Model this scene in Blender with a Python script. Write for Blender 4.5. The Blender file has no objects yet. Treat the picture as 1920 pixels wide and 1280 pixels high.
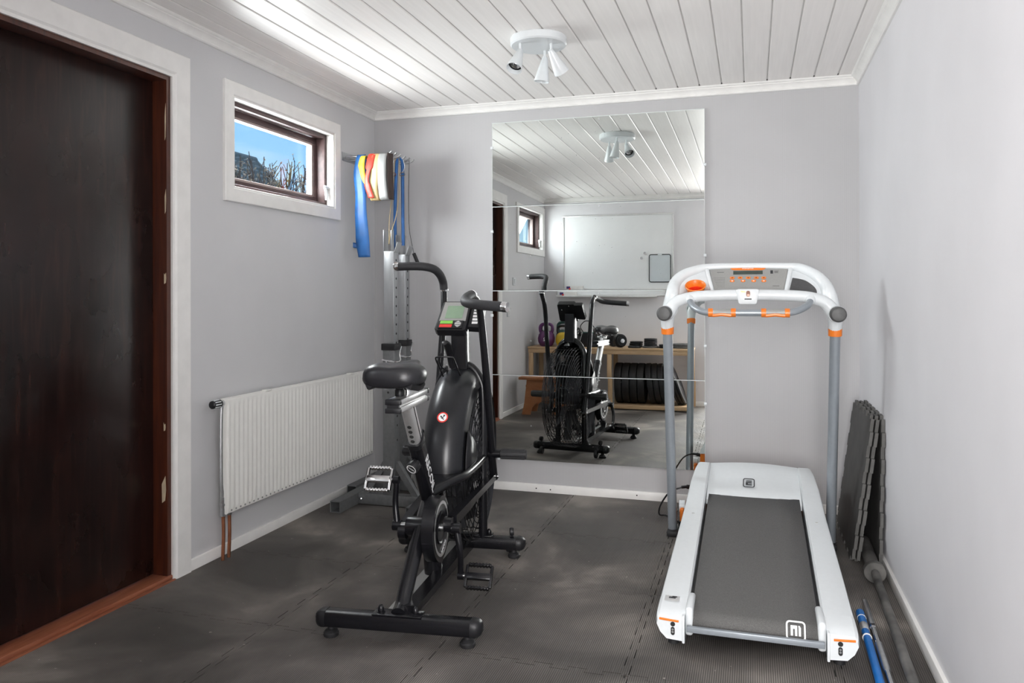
import bpy, bmesh, math, random
from mathutils import Vector, Matrix
random.seed(7)
PI = math.pi
R = math.radians
scene = bpy.context.scene
COL = scene.collection

# ------------------------------------------------------------------ camera, world, light
XL, XR, YB, YF = -2.252, 0.532, 4.4, 0.22      # left / right / back / front wall faces
ZC = 2.285                                     # underside of the ceiling boards
cam = bpy.data.cameras.new('camera')
cam.sensor_fit = 'HORIZONTAL'
cam.sensor_width = 36.0
cam.lens = 1462.3 * 36.0 / 1920.0
cam.shift_y = -(640 - 551.6) / 1920.0
cam.clip_start = 0.02
cam_ob = bpy.data.objects.new('camera', cam)
COL.objects.link(cam_ob)
cam_ob.matrix_world = (Matrix.Translation((0, 0, 1.153)) @ Matrix.Rotation(R(17.11), 4, 'Z')
                       @ Matrix.Rotation(R(90), 4, 'X') @ Matrix.Rotation(-0.002, 4, 'Z'))
scene.camera = cam_ob
scene.view_settings.view_transform = 'Standard'
scene.view_settings.look = 'None'
scene.view_settings.gamma = 1.0
scene.view_settings.use_curve_mapping = False
scene.view_settings.exposure = 0.12
scene.cycles.use_denoising = True
scene.cycles.max_bounces = 10
scene.cycles.diffuse_bounces = 6
scene.cycles.transparent_max_bounces = 12
scene.cycles.sample_clamp_indirect = 6.0

world = bpy.data.worlds.new('world')
scene.world = world
world.use_nodes = True
wt = world.node_tree
wt.nodes.clear()
wo = wt.nodes.new('ShaderNodeOutputWorld')
wb = wt.nodes.new('ShaderNodeBackground')
tc = wt.nodes.new('ShaderNodeTexCoord')
sx = wt.nodes.new('ShaderNodeSeparateXYZ')
rp = wt.nodes.new('ShaderNodeValToRGB')
rp.color_ramp.elements[0].position = 0.06
rp.color_ramp.elements[0].color = (0.42, 0.72, 0.98, 1)
rp.color_ramp.elements[1].position = 0.36
rp.color_ramp.elements[1].color = (0.10, 0.37, 0.88, 1)
nz = wt.nodes.new('ShaderNodeTexNoise')
nz.inputs['Scale'].default_value = 3.2
nz.inputs['Detail'].default_value = 7
mp = wt.nodes.new('ShaderNodeMapping')
mp.inputs['Scale'].default_value = (1, 1, 5)
cr = wt.nodes.new('ShaderNodeValToRGB')
cr.color_ramp.elements[0].position = 0.50
cr.color_ramp.elements[0].color = (0, 0, 0, 1)
cr.color_ramp.elements[1].position = 0.85
cr.color_ramp.elements[1].color = (0.8, 0.8, 0.8, 1)
mx = wt.nodes.new('ShaderNodeMixRGB')
mx.inputs['Color2'].default_value = (0.9, 0.93, 0.96, 1)
L = wt.links.new
L(tc.outputs['Generated'], sx.inputs[0])
L(sx.outputs['Z'], rp.inputs[0])
L(tc.outputs['Generated'], mp.inputs[0])
L(mp.outputs[0], nz.inputs['Vector'])
L(nz.outputs['Fac'], cr.inputs[0])
L(cr.outputs[0], mx.inputs['Fac'])
L(rp.outputs[0], mx.inputs['Color1'])
L(mx.outputs[0], wb.inputs[0])
wb.inputs[1].default_value = 1.15
L(wb.outputs[0], wo.inputs[0])

def lamp(name, kind, loc, rot, energy, color=(1, 1, 1), **kw):
    d = bpy.data.lights.new(name, kind)
    d.energy = energy
    d.color = color
    for k, v in kw.items():
        setattr(d, k, v)
    o = bpy.data.objects.new(name, d)
    o.location = loc
    o.rotation_euler = rot
    COL.objects.link(o)
    return o
lamp('sun', 'SUN', (-3, -6, 12), Vector((-0.15, -0.5, 0.85)).to_track_quat('Z', 'Y').to_euler(), 2.6, (1, 0.95, 0.88), angle=R(1))
# daylight arriving at the two window openings
lamp('window_daylight', 'AREA', (-2.465, 3.43, 1.84), (0, R(-60), 0), 50, (0.97, 0.98, 1.0), shape='RECTANGLE', size=0.44, size_y=0.84)
lamp('window_daylight', 'AREA', (-2.465, 0.80, 1.84), (0, R(-62), 0), 21, (0.97, 0.98, 1.0), shape='RECTANGLE', size=0.44, size_y=0.70)
# unseen fill lamp added behind the camera, brightening the room through the open doorway
lamp('entrance_fill', 'AREA', (0.06, -0.52, 1.20), (R(91), 0, 0), 92, (1.0, 0.985, 0.97), shape='RECTANGLE', size=0.82, size_y=1.5)

# ------------------------------------------------------------------ helpers
def mat_world(o):
    m = Matrix.Translation(o.location) @ o.rotation_euler.to_matrix().to_4x4()
    return mat_world(o.parent) @ m if o.parent else m

def frame(o, z, x=None):
    z = Vector(z).normalized()
    if x is None:
        x = Vector((1, 0, 0)) if abs(z.x) < 0.9 else Vector((0, 1, 0))
    x = Vector(x)
    x = (x - z * x.dot(z)).normalized()
    y = z.cross(x)
    m = Matrix((x, y, z)).transposed().to_4x4()
    m.translation = Vector(o)
    return m

def smooth_path(pts, n=6):
    P = [Vector(p) for p in pts]
    P = [P[0] * 2 - P[1]] + P + [P[-1] * 2 - P[-2]]
    out = []
    for i in range(1, len(P) - 2):
        a, b, c, d = P[i - 1:i + 3]
        for k in range(n):
            t = k / n
            out.append(0.5 * ((2 * b) + (c - a) * t + (2 * a - 5 * b + 4 * c - d) * t * t + (3 * b - a - 3 * c + d) * t ** 3))
    out.append(P[-2])
    return out

class MB:
    def __init__(s):
        s.bm = bmesh.new()
        s.mi = 0
    def _faces(s, vs, fs):
        bv = [s.bm.verts.new(v) for v in vs]
        out = []
        for f in fs:
            try:
                fc = s.bm.faces.new([bv[i] for i in f])
                fc.material_index = s.mi
                out.append(fc)
            except ValueError:
                pass
        return bv, out
    def box(s, c, d, M=None, bev=0, seg=2):
        c, d = Vector(c), Vector(d) / 2
        vs = [Vector((x, y, z)) for x in (-d.x, d.x) for y in (-d.y, d.y) for z in (-d.z, d.z)]
        vs = [(M @ v if M else v) + c for v in vs]
        bv, fs = s._faces(vs, [(0, 1, 3, 2), (4, 6, 7, 5), (0, 4, 5, 1), (2, 3, 7, 6), (0, 2, 6, 4), (1, 5, 7, 3)])
        if bev:
            es = list({e for f in fs for e in f.edges})
            r = bmesh.ops.bevel(s.bm, geom=es, offset=bev, segments=seg, affect='EDGES', profile=0.5)
            for f in r['faces']:
                f.material_index = s.mi
        return s
    def bx(s, x0, x1, y0, y1, z0, z1, bev=0, seg=2):
        return s.box(((x0 + x1) / 2, (y0 + y1) / 2, (z0 + z1) / 2), (abs(x1 - x0), abs(y1 - y0), abs(z1 - z0)), None, bev, seg)
    def loft(s, secs, cap=True, closed=True, ring=False):
        n = len(secs[0])
        vs = [Vector(p) for sec in secs for p in sec]
        fs = []
        m = len(secs)
        for i in range(m if ring else m - 1):
            i2 = (i + 1) % m
            for j in range(n if closed else n - 1):
                j2 = (j + 1) % n
                fs.append((i * n + j, i * n + j2, i2 * n + j2, i2 * n + j))
        if cap and not ring and closed:
            fs.append(tuple(range(n))[::-1])
            fs.append(tuple((m - 1) * n + j for j in range(n)))
        s._faces(vs, fs)
        return s
    def tube(s, pts, r, seg=12, cap=True, up=None, flat=1.0, ring=False, sq=False):
        P = [Vector(p) for p in pts]
        n = len(P)
        rs = r if isinstance(r, (list, tuple)) else [r] * n
        tan = []
        for i in range(n):
            if ring:
                t = P[(i + 1) % n] - P[i - 1]
            else:
                t = P[min(i + 1, n - 1)] - P[max(i - 1, 0)]
            tan.append(t.normalized())
        u = Vector(up) if up else (Vector((0, 0, 1)) if abs(tan[0].z) < 0.9 else Vector((1, 0, 0)))
        secs = []
        for i in range(n):
            t = tan[i]
            u = (u - t * u.dot(t))
            if u.length < 1e-6:
                u = t.orthogonal()
            u.normalize()
            w = t.cross(u)
            sec = []
            for k in range(seg):
                a = 2 * PI * (k + (0.5 if sq else 0)) / seg
                q = math.sqrt(2) if sq and seg == 4 else 1
                sec.append(P[i] + (u * math.cos(a) * flat + w * math.sin(a)) * rs[i] * q)
            secs.append(sec)
        return s.loft(secs, cap=cap, ring=ring)
    def cyl(s, p0, p1, r0, r1=None, seg=20, cap=True):
        return s.tube([p0, p1], [r0, r0 if r1 is None else r1], seg, cap)
    def lathe(s, prof, M=None, seg=28, closed=False):
        secs = []
        for k in range(seg):
            a = 2 * PI * k / seg
            sec = [Vector((r * math.cos(a), r * math.sin(a), z)) for r, z in prof]
            secs.append([M @ p for p in sec] if M else sec)
        s.loft(secs, cap=False, closed=closed, ring=True)
        bmesh.ops.remove_doubles(s.bm, verts=s.bm.verts, dist=1e-6)
        return s
    def prism(s, poly, M, h, bev=0):
        n = len(poly)
        a = [M @ Vector((x, y, 0)) for x, y in poly]
        b = [M @ Vector((x, y, h)) for x, y in poly]
        bv, fs = s._faces(a + b, [tuple(range(n))[::-1], tuple(range(n, 2 * n))] + [(i, (i + 1) % n, n + (i + 1) % n, n + i) for i in range(n)])
        if bev:
            es = [e for e in fs[1].edges]
            r = bmesh.ops.bevel(s.bm, geom=es, offset=bev, segments=2, affect='EDGES', profile=0.5)
            for f in r['faces']:
                f.material_index = s.mi
        return s
    def ball(s, c, r, sc=(1, 1, 1), u=16, v=10, M=None):
        prof = [(max(1e-7, math.sin(PI * i / v)) * r, -math.cos(PI * i / v) * r) for i in range(v + 1)]
        T = Matrix.Translation(Vector(c)) @ (M.to_4x4() if M else Matrix()) @ Matrix.Diagonal((*sc, 1))
        return s.lathe(prof, T, u)
    def sheet(s, rows):
        return s.loft(rows, cap=False, closed=False)
    def build(s, name, mats, parent=None, smooth=35, local=False, thick=0, recalc=True, **props):
        bm = s.bm
        if parent and not local:
            bm.transform(mat_world(parent).inverted())
        if recalc:
            bmesh.ops.recalc_face_normals(bm, faces=bm.faces)
        for f in bm.faces:
            f.smooth = smooth > 0
        me = bpy.data.meshes.new(name)
        bm.to_mesh(me)
        bm.free()
        for m in (mats if isinstance(mats, (list, tuple)) else [mats]):
            me.materials.append(m)
        if smooth > 0:
            me.set_sharp_from_angle(angle=R(smooth))
        o = bpy.data.objects.new(name, me)
        COL.objects.link(o)
        if parent:
            o.parent = parent
        if thick:
            md = o.modifiers.new('solid', 'SOLIDIFY')
            md.thickness = thick
            md.offset = 0
        for k, v in props.items():
            o[k] = v
        return o

def empty(name, loc, label, cat, group=None, rz=0):
    o = bpy.data.objects.new(name, None)
    o.empty_display_size = 0.1
    o.location = loc
    o.rotation_euler = (0, 0, rz)
    COL.objects.link(o)
    tag(o, label, cat, group)
    return o
def tag(o, label, cat, group=None):
    o['label'] = label
    o['category'] = cat
    if group:
        o['group'] = group
    return o
def dup(o, parent=None):
    c = o.copy()
    COL.objects.link(c)
    if parent:
        c.parent = parent
    for ch in list(o.children):
        dup(ch, c)
    return c
def piece(o, loc, rot=(0, 0, 0)):
    c = o.copy()
    COL.objects.link(c)
    c.location = loc
    c.rotation_euler = rot
    return c
def text(name, string, size, M, mat, parent, ext=0.0004, **props):
    cu = bpy.data.curves.new('text', 'FONT')
    cu.body = string
    cu.size = size
    cu.extrude = ext
    cu.resolution_u = 3
    cu.align_x = 'CENTER'
    cu.align_y = 'CENTER'
    t = bpy.data.objects.new('text', cu)
    COL.objects.link(t)
    dg = bpy.context.evaluated_depsgraph_get()
    me = bpy.data.meshes.new_from_object(t.evaluated_get(dg))
    bpy.data.objects.remove(t)
    me.name = name
    me.transform(mat_world(parent).inverted() @ M if parent else M)
    me.materials.clear()
    me.materials.append(mat)
    o = bpy.data.objects.new(name, me)
    COL.objects.link(o)
    o.parent = parent
    for k, v in props.items():
        o[k] = v
    return o

# ------------------------------------------------------------------ materials
def mat(name, color, rough=0.5, metal=0.0, spec=0.5, coat=0.0, noise=None, bump=None, alpha=None):
    m = bpy.data.materials.new(name)
    m.use_nodes = True
    nt = m.node_tree
    b = nt.nodes['Principled BSDF']
    b.inputs['Base Color'].default_value = (*color, 1)
    b.inputs['Roughness'].default_value = rough
    b.inputs['Metallic'].default_value = metal
    b.inputs['Specular IOR Level'].default_value = spec
    if coat:
        b.inputs['Coat Weight'].default_value = coat
        b.inputs['Coat Roughness'].default_value = 0.08
    if noise:      # (scale, amount, (sx, sy, sz))
        n = nodes_noise(nt, noise[0], noise[2] if len(noise) > 2 else (1, 1, 1))
        r = nt.nodes.new('ShaderNodeValToRGB')
        a = noise[1]
        r.color_ramp.elements[0].position = 0.3
        r.color_ramp.elements[1].position = 0.7
        r.color_ramp.elements[0].color = (*[max(0, c * (1 - a)) for c in color], 1)
        r.color_ramp.elements[1].color = (*[min(1, c * (1 + a)) for c in color], 1)
        nt.links.new(n.outputs['Fac'], r.inputs[0])
        nt.links.new(r.outputs[0], b.inputs['Base Color'])
    if bump:       # (scale, strength, distance)
        n = nodes_noise(nt, bump[0], bump[3] if len(bump) > 3 else (1, 1, 1))
        bp = nt.nodes.new('ShaderNodeBump')
        bp.inputs['Strength'].default_value = bump[1]
        bp.inputs['Distance'].default_value = bump[2]
        nt.links.new(n.outputs['Fac'], bp.inputs['Height'])
        nt.links.new(bp.outputs[0], b.inputs['Normal'])
    return m
def nodes_noise(nt, scale, sc=(1, 1, 1), detail=5, coord='Object'):
    t = nt.nodes.new('ShaderNodeTexCoord')
    mpn = nt.nodes.new('ShaderNodeMapping')
    mpn.inputs['Scale'].default_value = sc
    n = nt.nodes.new('ShaderNodeTexNoise')
    n.inputs['Scale'].default_value = scale
    n.inputs['Detail'].default_value = detail
    nt.links.new(t.outputs[coord], mpn.inputs[0])
    nt.links.new(mpn.outputs[0], n.inputs['Vector'])
    return n
def ramp(nt, src, stops):
    r = nt.nodes.new('ShaderNodeValToRGB')
    e = r.color_ramp.elements
    while len(e) < len(stops):
        e.new(0.5)
    for i, (p, c) in enumerate(stops):
        e[i].position = p
        e[i].color = (*c, 1) if len(c) == 3 else c
    nt.links.new(src, r.inputs[0])
    return r.outputs[0]
def mixc(nt, fac, a, b, mode='MIX'):
    m = nt.nodes.new('ShaderNodeMixRGB')
    m.blend_type = mode
    for k, v in (('Fac', fac), ('Color1', a), ('Color2', b)):
        if isinstance(v, (int, float)):
            m.inputs[k].default_value = v
        elif isinstance(v, tuple):
            m.inputs[k].default_value = (*v, 1)
        else:
            nt.links.new(v, m.inputs[k])
    return m.outputs[0]

def wall_mat(name, color, stripe=0):
    m = mat(name, color, 0.55, spec=0.3, bump=(90, 0.08, 0.002))
    nt = m.node_tree
    b = nt.nodes['Principled BSDF']
    n = nodes_noise(nt, 1.6, detail=6)
    c = ramp(nt, n.outputs['Fac'], [(0.3, tuple(x * 0.95 for x in color)), (0.7, tuple(min(1, x * 1.04) for x in color))])
    if stripe:
        t = nt.nodes.new('ShaderNodeTexCoord')
        w = nt.nodes.new('ShaderNodeTexWave')
        w.bands_direction = 'X'
        w.inputs['Scale'].default_value = 34
        w.inputs['Distortion'].default_value = 0.4
        nt.links.new(t.outputs['Object'], w.inputs['Vector'])
        f = ramp(nt, w.outputs['Fac'], [(0.0, (0.955,) * 3), (1.0, (1, 1, 1))])
        c = mixc(nt, 1.0, c, f, 'MULTIPLY')
    nt.links.new(c, b.inputs['Base Color'])
    return m
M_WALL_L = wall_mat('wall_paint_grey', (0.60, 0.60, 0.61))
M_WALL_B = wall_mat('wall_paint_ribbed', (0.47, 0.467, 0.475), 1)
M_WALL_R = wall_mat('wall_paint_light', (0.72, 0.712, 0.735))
M_WHITE = mat('white_paint', (0.80, 0.79, 0.77), 0.4, noise=(14, 0.04), bump=(40, 0.05, 0.001))
M_CEIL = mat('ceiling_board_white', (0.88, 0.855, 0.835), 0.42, spec=0.30, noise=(5, 0.03, (14, 0.6, 1)), bump=(26, 0.08, 0.002, (14, 0.5, 1)))
M_GROOVE = mat('groove_grey', (0.60, 0.585, 0.57), 0.7, noise=(8, 0.1))
M_DARKGAP = mat('dark_gap', (0.02, 0.02, 0.02), 0.9)
M_WHITEPL = mat('white_plastic', (0.69, 0.72, 0.735), 0.28, noise=(60, 0.015))
M_RADI = mat('radiator_enamel', (0.82, 0.815, 0.78), 0.35, noise=(20, 0.02))
M_BLACK = mat('black_powdercoat', (0.007, 0.007, 0.009), 0.27, spec=0.42, noise=(300, 0.2), bump=(500, 0.05, 0.0005))
M_CAGE = mat('cage_wire_black', (0.05, 0.05, 0.055), 0.25, 0.85, noise=(60, 0.1))
M_BLACKM = mat('black_matt_plastic', (0.010, 0.010, 0.012), 0.42, spec=0.4, noise=(120, 0.15))
M_RUBBER = mat('black_rubber', (0.016, 0.016, 0.018), 0.6, noise=(80, 0.25), bump=(300, 0.1, 0.001))
M_FOAMGRIP = mat('grip_foam', (0.022, 0.022, 0.025), 0.62, noise=(200, 0.15), bump=(700, 0.1, 0.0005))
M_CHROME = mat('chrome', (0.75, 0.75, 0.76), 0.16, 1.0, noise=(30, 0.06))
M_STEEL = mat('brushed_steel', (0.56, 0.57, 0.58), 0.34, 1.0, noise=(40, 0.08))
M_RACK = mat('grey_rack_steel', (0.17, 0.175, 0.18), 0.42, 0.35, noise=(60, 0.1))
M_RACKZ = mat('zinc_upright', (0.40, 0.41, 0.42), 0.36, 0.8, noise=(60, 0.05, (1, 1, 0.2)))
M_SILVER = mat('silver_alloy', (0.72, 0.72, 0.72), 0.3, 0.8, noise=(50, 0.04))
M_GREYPOST = mat('grey_lacquer', (0.30, 0.33, 0.36), 0.34, 0.3, noise=(50, 0.03))
M_ORANGE = mat('orange_plastic', (0.80, 0.20, 0.02), 0.35, noise=(50, 0.04))
M_RED = mat('red_plastic', (0.75, 0.035, 0.01), 0.35, noise=(50, 0.04))
M_PANEL = mat('console_grey', (0.30, 0.30, 0.29), 0.4, noise=(200, 0.04))
M_LCDD = mat('lcd_dark', (0.05, 0.065, 0.055), 0.2, noise=(50, 0.1))
M_LCDG = mat('lcd_green', (0.22, 0.32, 0.22), 0.25, noise=(50, 0.05))
M_BELT = mat('running_belt', (0.105, 0.103, 0.10), 0.8, noise=(420, 0.30), bump=(800, 0.25, 0.001))
M_TRAY = mat('tray_grey', (0.07, 0.07, 0.072), 0.6, noise=(90, 0.1))
M_PRINTW = mat('print_white', (0.85, 0.85, 0.85), 0.5, noise=(40, 0.02))
M_PRINTK = mat('print_black', (0.03, 0.03, 0.035), 0.5, noise=(40, 0.1))
M_PRINTR = mat('print_red', (0.70, 0.04, 0.03), 0.5, noise=(40, 0.05))
M_PRINTG = mat('print_green', (0.22, 0.55, 0.08), 0.5, noise=(40, 0.05))
M_LABEL = mat('label_grey', (0.48, 0.48, 0.48), 0.5, noise=(40, 0.05))
M_COPPER = mat('copper_pipe', (0.42, 0.17, 0.09), 0.38, 0.8, noise=(25, 0.2))
M_IRON = mat('worn_bar_steel', (0.105, 0.102, 0.096), 0.6, 0.3, noise=(11, 0.65, (1, 1, 1)))
M_BLUE = mat('blue_latex', (0.02, 0.12, 0.36), 0.45, noise=(12, 0.2))
M_BLUEBAR = mat('blue_bar_lacquer', (0.01, 0.16, 0.52), 0.3, noise=(12, 0.15))
M_YELLOW = mat('yellow_latex', (0.62, 0.42, 0.03), 0.5, noise=(14, 0.12))
M_SALMON = mat('red_latex', (0.62, 0.05, 0.03), 0.45, noise=(14, 0.12))
M_CREAM = mat('cream_latex', (0.46, 0.34, 0.16), 0.5, noise=(14, 0.1))
M_GREYBAND = mat('silver_latex', (0.27, 0.27, 0.268), 0.42, noise=(14, 0.06))
M_BROWNBAND = mat('brown_latex', (0.05, 0.03, 0.025), 0.5, noise=(14, 0.15))
M_FOAM = mat('foam_mat_dark', (0.055, 0.053, 0.05), 0.72, noise=(10, 0.2), bump=(150, 0.2, 0.002))
M_FOAMEDGE = mat('foam_mat_edge', (0.10, 0.098, 0.093), 0.75, noise=(20, 0.2))
M_GLASSEDGE = mat('ground_glass_edge', (0.72, 0.78, 0.76), 0.35, noise=(30, 0.05))
M_PURPLE = mat('purple_vinyl', (0.10, 0.02, 0.11), 0.45, noise=(20, 0.1))
M_YELKB = mat('yellow_vinyl', (0.62, 0.42, 0.02), 0.45, noise=(20, 0.1))
M_GREENKB = mat('dark_green_vinyl', (0.015, 0.07, 0.06), 0.45, noise=(20, 0.1))
M_PLATEIRON = mat('grey_iron', (0.13, 0.13, 0.13), 0.5, 0.4, noise=(20, 0.2))
M_BOARDW = mat('whiteboard_enamel', (0.80, 0.81, 0.82), 0.22, noise=(5, 0.02))
M_ALU = mat('aluminium_profile', (0.72, 0.72, 0.72), 0.35, 0.6, noise=(50, 0.04))
M_SHEETG = mat('small_board_face', (0.58, 0.63, 0.66), 0.3, noise=(6, 0.03))
M_CARTON = mat('carton_white', (0.78, 0.76, 0.74), 0.6, noise=(30, 0.04))
M_ROOF = mat('green_grey_roof_tile', (0.085, 0.105, 0.10), 0.6, noise=(3, 0.25))
M_TWIG = mat('twig_bark', (0.10, 0.065, 0.045), 0.8, noise=(30, 0.3))
M_LEAF = mat('dry_leaf', (0.55, 0.42, 0.28), 0.7, noise=(4, 0.5))
M_GROUND = mat('outside_gravel', (0.25, 0.24, 0.2), 0.9, noise=(20, 0.3), bump=(60, 0.4, 0.02))
M_SIDING = mat('outside_render', (0.6, 0.58, 0.55), 0.8, noise=(5, 0.08))

def wood_mat(name, c1, c2, scale, sc, rough=0.45, coat=0.0):
    m = mat(name, c1, rough, coat=coat)
    nt = m.node_tree
    n = nodes_noise(nt, scale, sc, 8)
    n.inputs['Distortion'].default_value = 0.6
    c = ramp(nt, n.outputs['Fac'], [(0.28, c1), (0.72, c2)])
    nt.links.new(c, nt.nodes['Principled BSDF'].inputs['Base Color'])
    return m
M_PINE = wood_mat('pine', (0.55, 0.36, 0.20), (0.68, 0.48, 0.29), 6, (1, 8, 8), 0.5)
M_PINEV = wood_mat('pine_upright', (0.55, 0.36, 0.20), (0.68, 0.48, 0.29), 6, (8, 8, 1), 0.5)
M_STOOL = wood_mat('stained_pine', (0.33, 0.12, 0.045), (0.46, 0.19, 0.08), 5, (2, 8, 3), 0.4)
M_JAMB = wood_mat('red_brown_jamb', (0.040, 0.010, 0.006), (0.10, 0.026, 0.011), 4, (12, 12, 0.8), 0.35, 0.3)
M_SILL = wood_mat('threshold_wood', (0.20, 0.055, 0.025), (0.34, 0.12, 0.06), 5, (14, 1, 14), 0.45)
M_WINBROWN = wood_mat('window_brown', (0.055, 0.032, 0.032), (0.10, 0.06, 0.058), 4, (8, 1, 8), 0.45)
M_SASH = wood_mat('window_sash_pale', (0.30, 0.24, 0.225), (0.38, 0.31, 0.295), 4, (8, 1, 8), 0.45)

def door_mat():
    m = mat('dark_stained_plywood', (0.02, 0.008, 0.006), 0.28, spec=0.4, coat=0.1)
    nt = m.node_tree
    b = nt.nodes['Principled BSDF']
    g = nodes_noise(nt, 5.0, (6, 6, 0.55), 9)
    g.inputs['Distortion'].default_value = 1.2
    c1 = ramp(nt, g.outputs['Fac'], [(0.25, (0.003, 0.002, 0.002)), (0.5, (0.012, 0.005, 0.004)), (0.72, (0.032, 0.012, 0.0085))])
    cl = nodes_noise(nt, 1.7, (1, 1, 0.8), 4)
    f = ramp(nt, cl.outputs['Fac'], [(0.35, (0, 0, 0)), (0.7, (1, 1, 1))])
    c2 = mixc(nt, f, c1, (0.021, 0.0075, 0.007), 'MIX')
    nt.links.new(mixc(nt, 0.55, c1, c2), b.inputs['Base Color'])
    r = nodes_noise(nt, 2.3, (1.5, 1.5, 0.8), 6)
    nt.links.new(ramp(nt, r.outputs['Fac'], [(0.3, (0.20,) * 3), (0.7, (0.36,) * 3)]), b.inputs['Roughness'])
    bp = nt.nodes.new('ShaderNodeBump')
    bp.inputs['Strength'].default_value = 0.05
    bp.inputs['Distance'].default_value = 0.002
    nt.links.new(g.outputs['Fac'], bp.inputs['Height'])
    nt.links.new(bp.outputs[0], b.inputs['Normal'])
    return m
M_DOOR = door_mat()

def floor_mat():
    m = mat('ribbed_foam_tile', (0.055, 0.052, 0.05), 0.66, spec=0.4)
    nt = m.node_tree
    b = nt.nodes['Principled BSDF']
    t = nt.nodes.new('ShaderNodeTexCoord')
    w = nt.nodes.new('ShaderNodeTexWave')
    w.bands_direction = 'X'
    w.inputs['Scale'].default_value = 48.0
    nt.links.new(t.outputs['Object'], w.inputs['Vector'])
    d = nodes_noise(nt, 1.9, (1, 1, 1), 9)
    d.inputs['Distortion'].default_value = 0.5
    dust = ramp(nt, d.outputs['Fac'], [(0.38, (0.068, 0.061, 0.056)), (0.50, (0.120, 0.109, 0.100)), (0.57, (0.165, 0.150, 0.136)), (0.66, (0.30, 0.27, 0.242))])
    rib = ramp(nt, w.outputs['Fac'], [(0.25, (0.52,) * 3), (0.75, (1.2,) * 3)])
    c = mixc(nt, 1.0, dust, rib, 'MULTIPLY')
    sp = nodes_noise(nt, 42, (1, 1, 1), 2)
    spk = ramp(nt, sp.outputs['Fac'], [(0.745, (0, 0, 0)), (0.765, (1, 1, 1))])
    c = mixc(nt, spk, c, (0.34, 0.31, 0.28))
    nt.links.new(c, b.inputs['Base Color'])
    bp = nt.nodes.new('ShaderNodeBump')
    bp.inputs['Strength'].default_value = 0.45
    bp.inputs['Distance'].default_value = 0.002
    nt.links.new(w.outputs['Fac'], bp.inputs['Height'])
    nt.links.new(bp.outputs[0], b.inputs['Normal'])
    nt.links.new(ramp(nt, d.outputs['Fac'], [(0.3, (0.55,) * 3), (0.7, (0.8,) * 3)]), b.inputs['Roughness'])
    return m
M_TILE = floor_mat()

def mirror_mat():
    m = bpy.data.materials.new('mirror_silvering')
    m.use_nodes = True
    nt = m.node_tree
    b = nt.nodes['Principled BSDF']
    b.inputs['Metallic'].default_value = 1.0
    b.inputs['Roughness'].default_value = 0.0
    n = nodes_noise(nt, 55, (1, 1, 1), 2)
    s = ramp(nt, n.outputs['Fac'], [(0.715, (0, 0, 0)), (0.745, (1, 1, 1))])
    nt.links.new(ramp(nt, n.outputs['Fac'], [(0.0, (0.80, 0.83, 0.81)), (1.0, (0.82, 0.85, 0.83))]), b.inputs['Base Color'])
    df = nt.nodes.new('ShaderNodeBsdfDiffuse')
    df.inputs['Color'].default_value = (0.7, 0.72, 0.72, 1)
    mixs = nt.nodes.new('ShaderNodeMixShader')
    mu = nt.nodes.new('ShaderNodeMath')
    mu.operation = 'MULTIPLY'
    mu.inputs[1].default_value = 0.35
    nt.links.new(s, mu.inputs[0])
    nt.links.new(mu.outputs[0], mixs.inputs[0])
    nt.links.new(b.outputs[0], mixs.inputs[1])
    nt.links.new(df.outputs[0], mixs.inputs[2])
    nt.links.new(mixs.outputs[0], nt.nodes['Material Output'].inputs['Surface'])
    return m
M_MIRROR = mirror_mat()

def glass_mat():
    m = bpy.data.materials.new('window_glass')
    m.use_nodes = True
    nt = m.node_tree
    nt.nodes.remove(nt.nodes['Principled BSDF'])
    tr = nt.nodes.new('ShaderNodeBsdfTransparent')
    n = nodes_noise(nt, 6)
    nt.links.new(ramp(nt, n.outputs['Fac'], [(0.3, (0.95, 0.97, 0.96)), (0.7, (0.97, 0.985, 0.98))]), tr.inputs[0])
    gl = nt.nodes.new('ShaderNodeBsdfGlossy')
    gl.inputs['Roughness'].default_value = 0.02
    lw = nt.nodes.new('ShaderNodeLayerWeight')
    pw = nt.nodes.new('ShaderNodeMath')
    pw.operation = 'POWER'
    pw.inputs[1].default_value = 5.0
    mu = nt.nodes.new('ShaderNodeMath')
    mu.operation = 'MULTIPLY_ADD'
    mu.inputs[1].default_value = 0.8
    mu.inputs[2].default_value = 0.03
    nt.links.new(lw.outputs['Facing'], pw.inputs[0])
    nt.links.new(pw.outputs[0], mu.inputs[0])
    mixs = nt.nodes.new('ShaderNodeMixShader')
    nt.links.new(mu.outputs[0], mixs.inputs[0])
    nt.links.new(tr.outputs[0], mixs.inputs[1])
    nt.links.new(gl.outputs[0], mixs.inputs[2])
    nt.links.new(mixs.outputs[0], nt.nodes['Material Output'].inputs['Surface'])
    return m
M_GLASS = glass_mat()

# ------------------------------------------------------------------ room shell
W1 = (3.003, 3.896, 1.637, 2.057)      # window openings y0 y1 z0 z1
W2 = (0.300, 1.243, 1.637, 2.057)
DR = (1.735, 2.620, -0.02, 2.04)       # door opening
def struct(o):
    o['kind'] = 'structure'
    return o
def holed_wall(name, x0, x1, y0, y1, z0, z1, holes, m):
    ys = sorted({y0, y1, *[h[0] for h in holes], *[h[1] for h in holes]})
    zs = sorted({z0, z1, *[h[2] for h in holes], *[h[3] for h in holes]})
    b = MB()
    inside = lambda y, z: any(h[0] < y < h[1] and h[2] < z < h[3] for h in holes)
    for i in range(len(ys) - 1):
        for j in range(len(zs) - 1):
            if not inside((ys[i] + ys[i + 1]) / 2, (zs[j] + zs[j + 1]) / 2):
                b.bx(x0, x1, ys[i], ys[i + 1], zs[j], zs[j + 1])
    bmesh.ops.remove_doubles(b.bm, verts=b.bm.verts, dist=1e-5)
    return struct(b.build(name, m, smooth=0))
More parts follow.
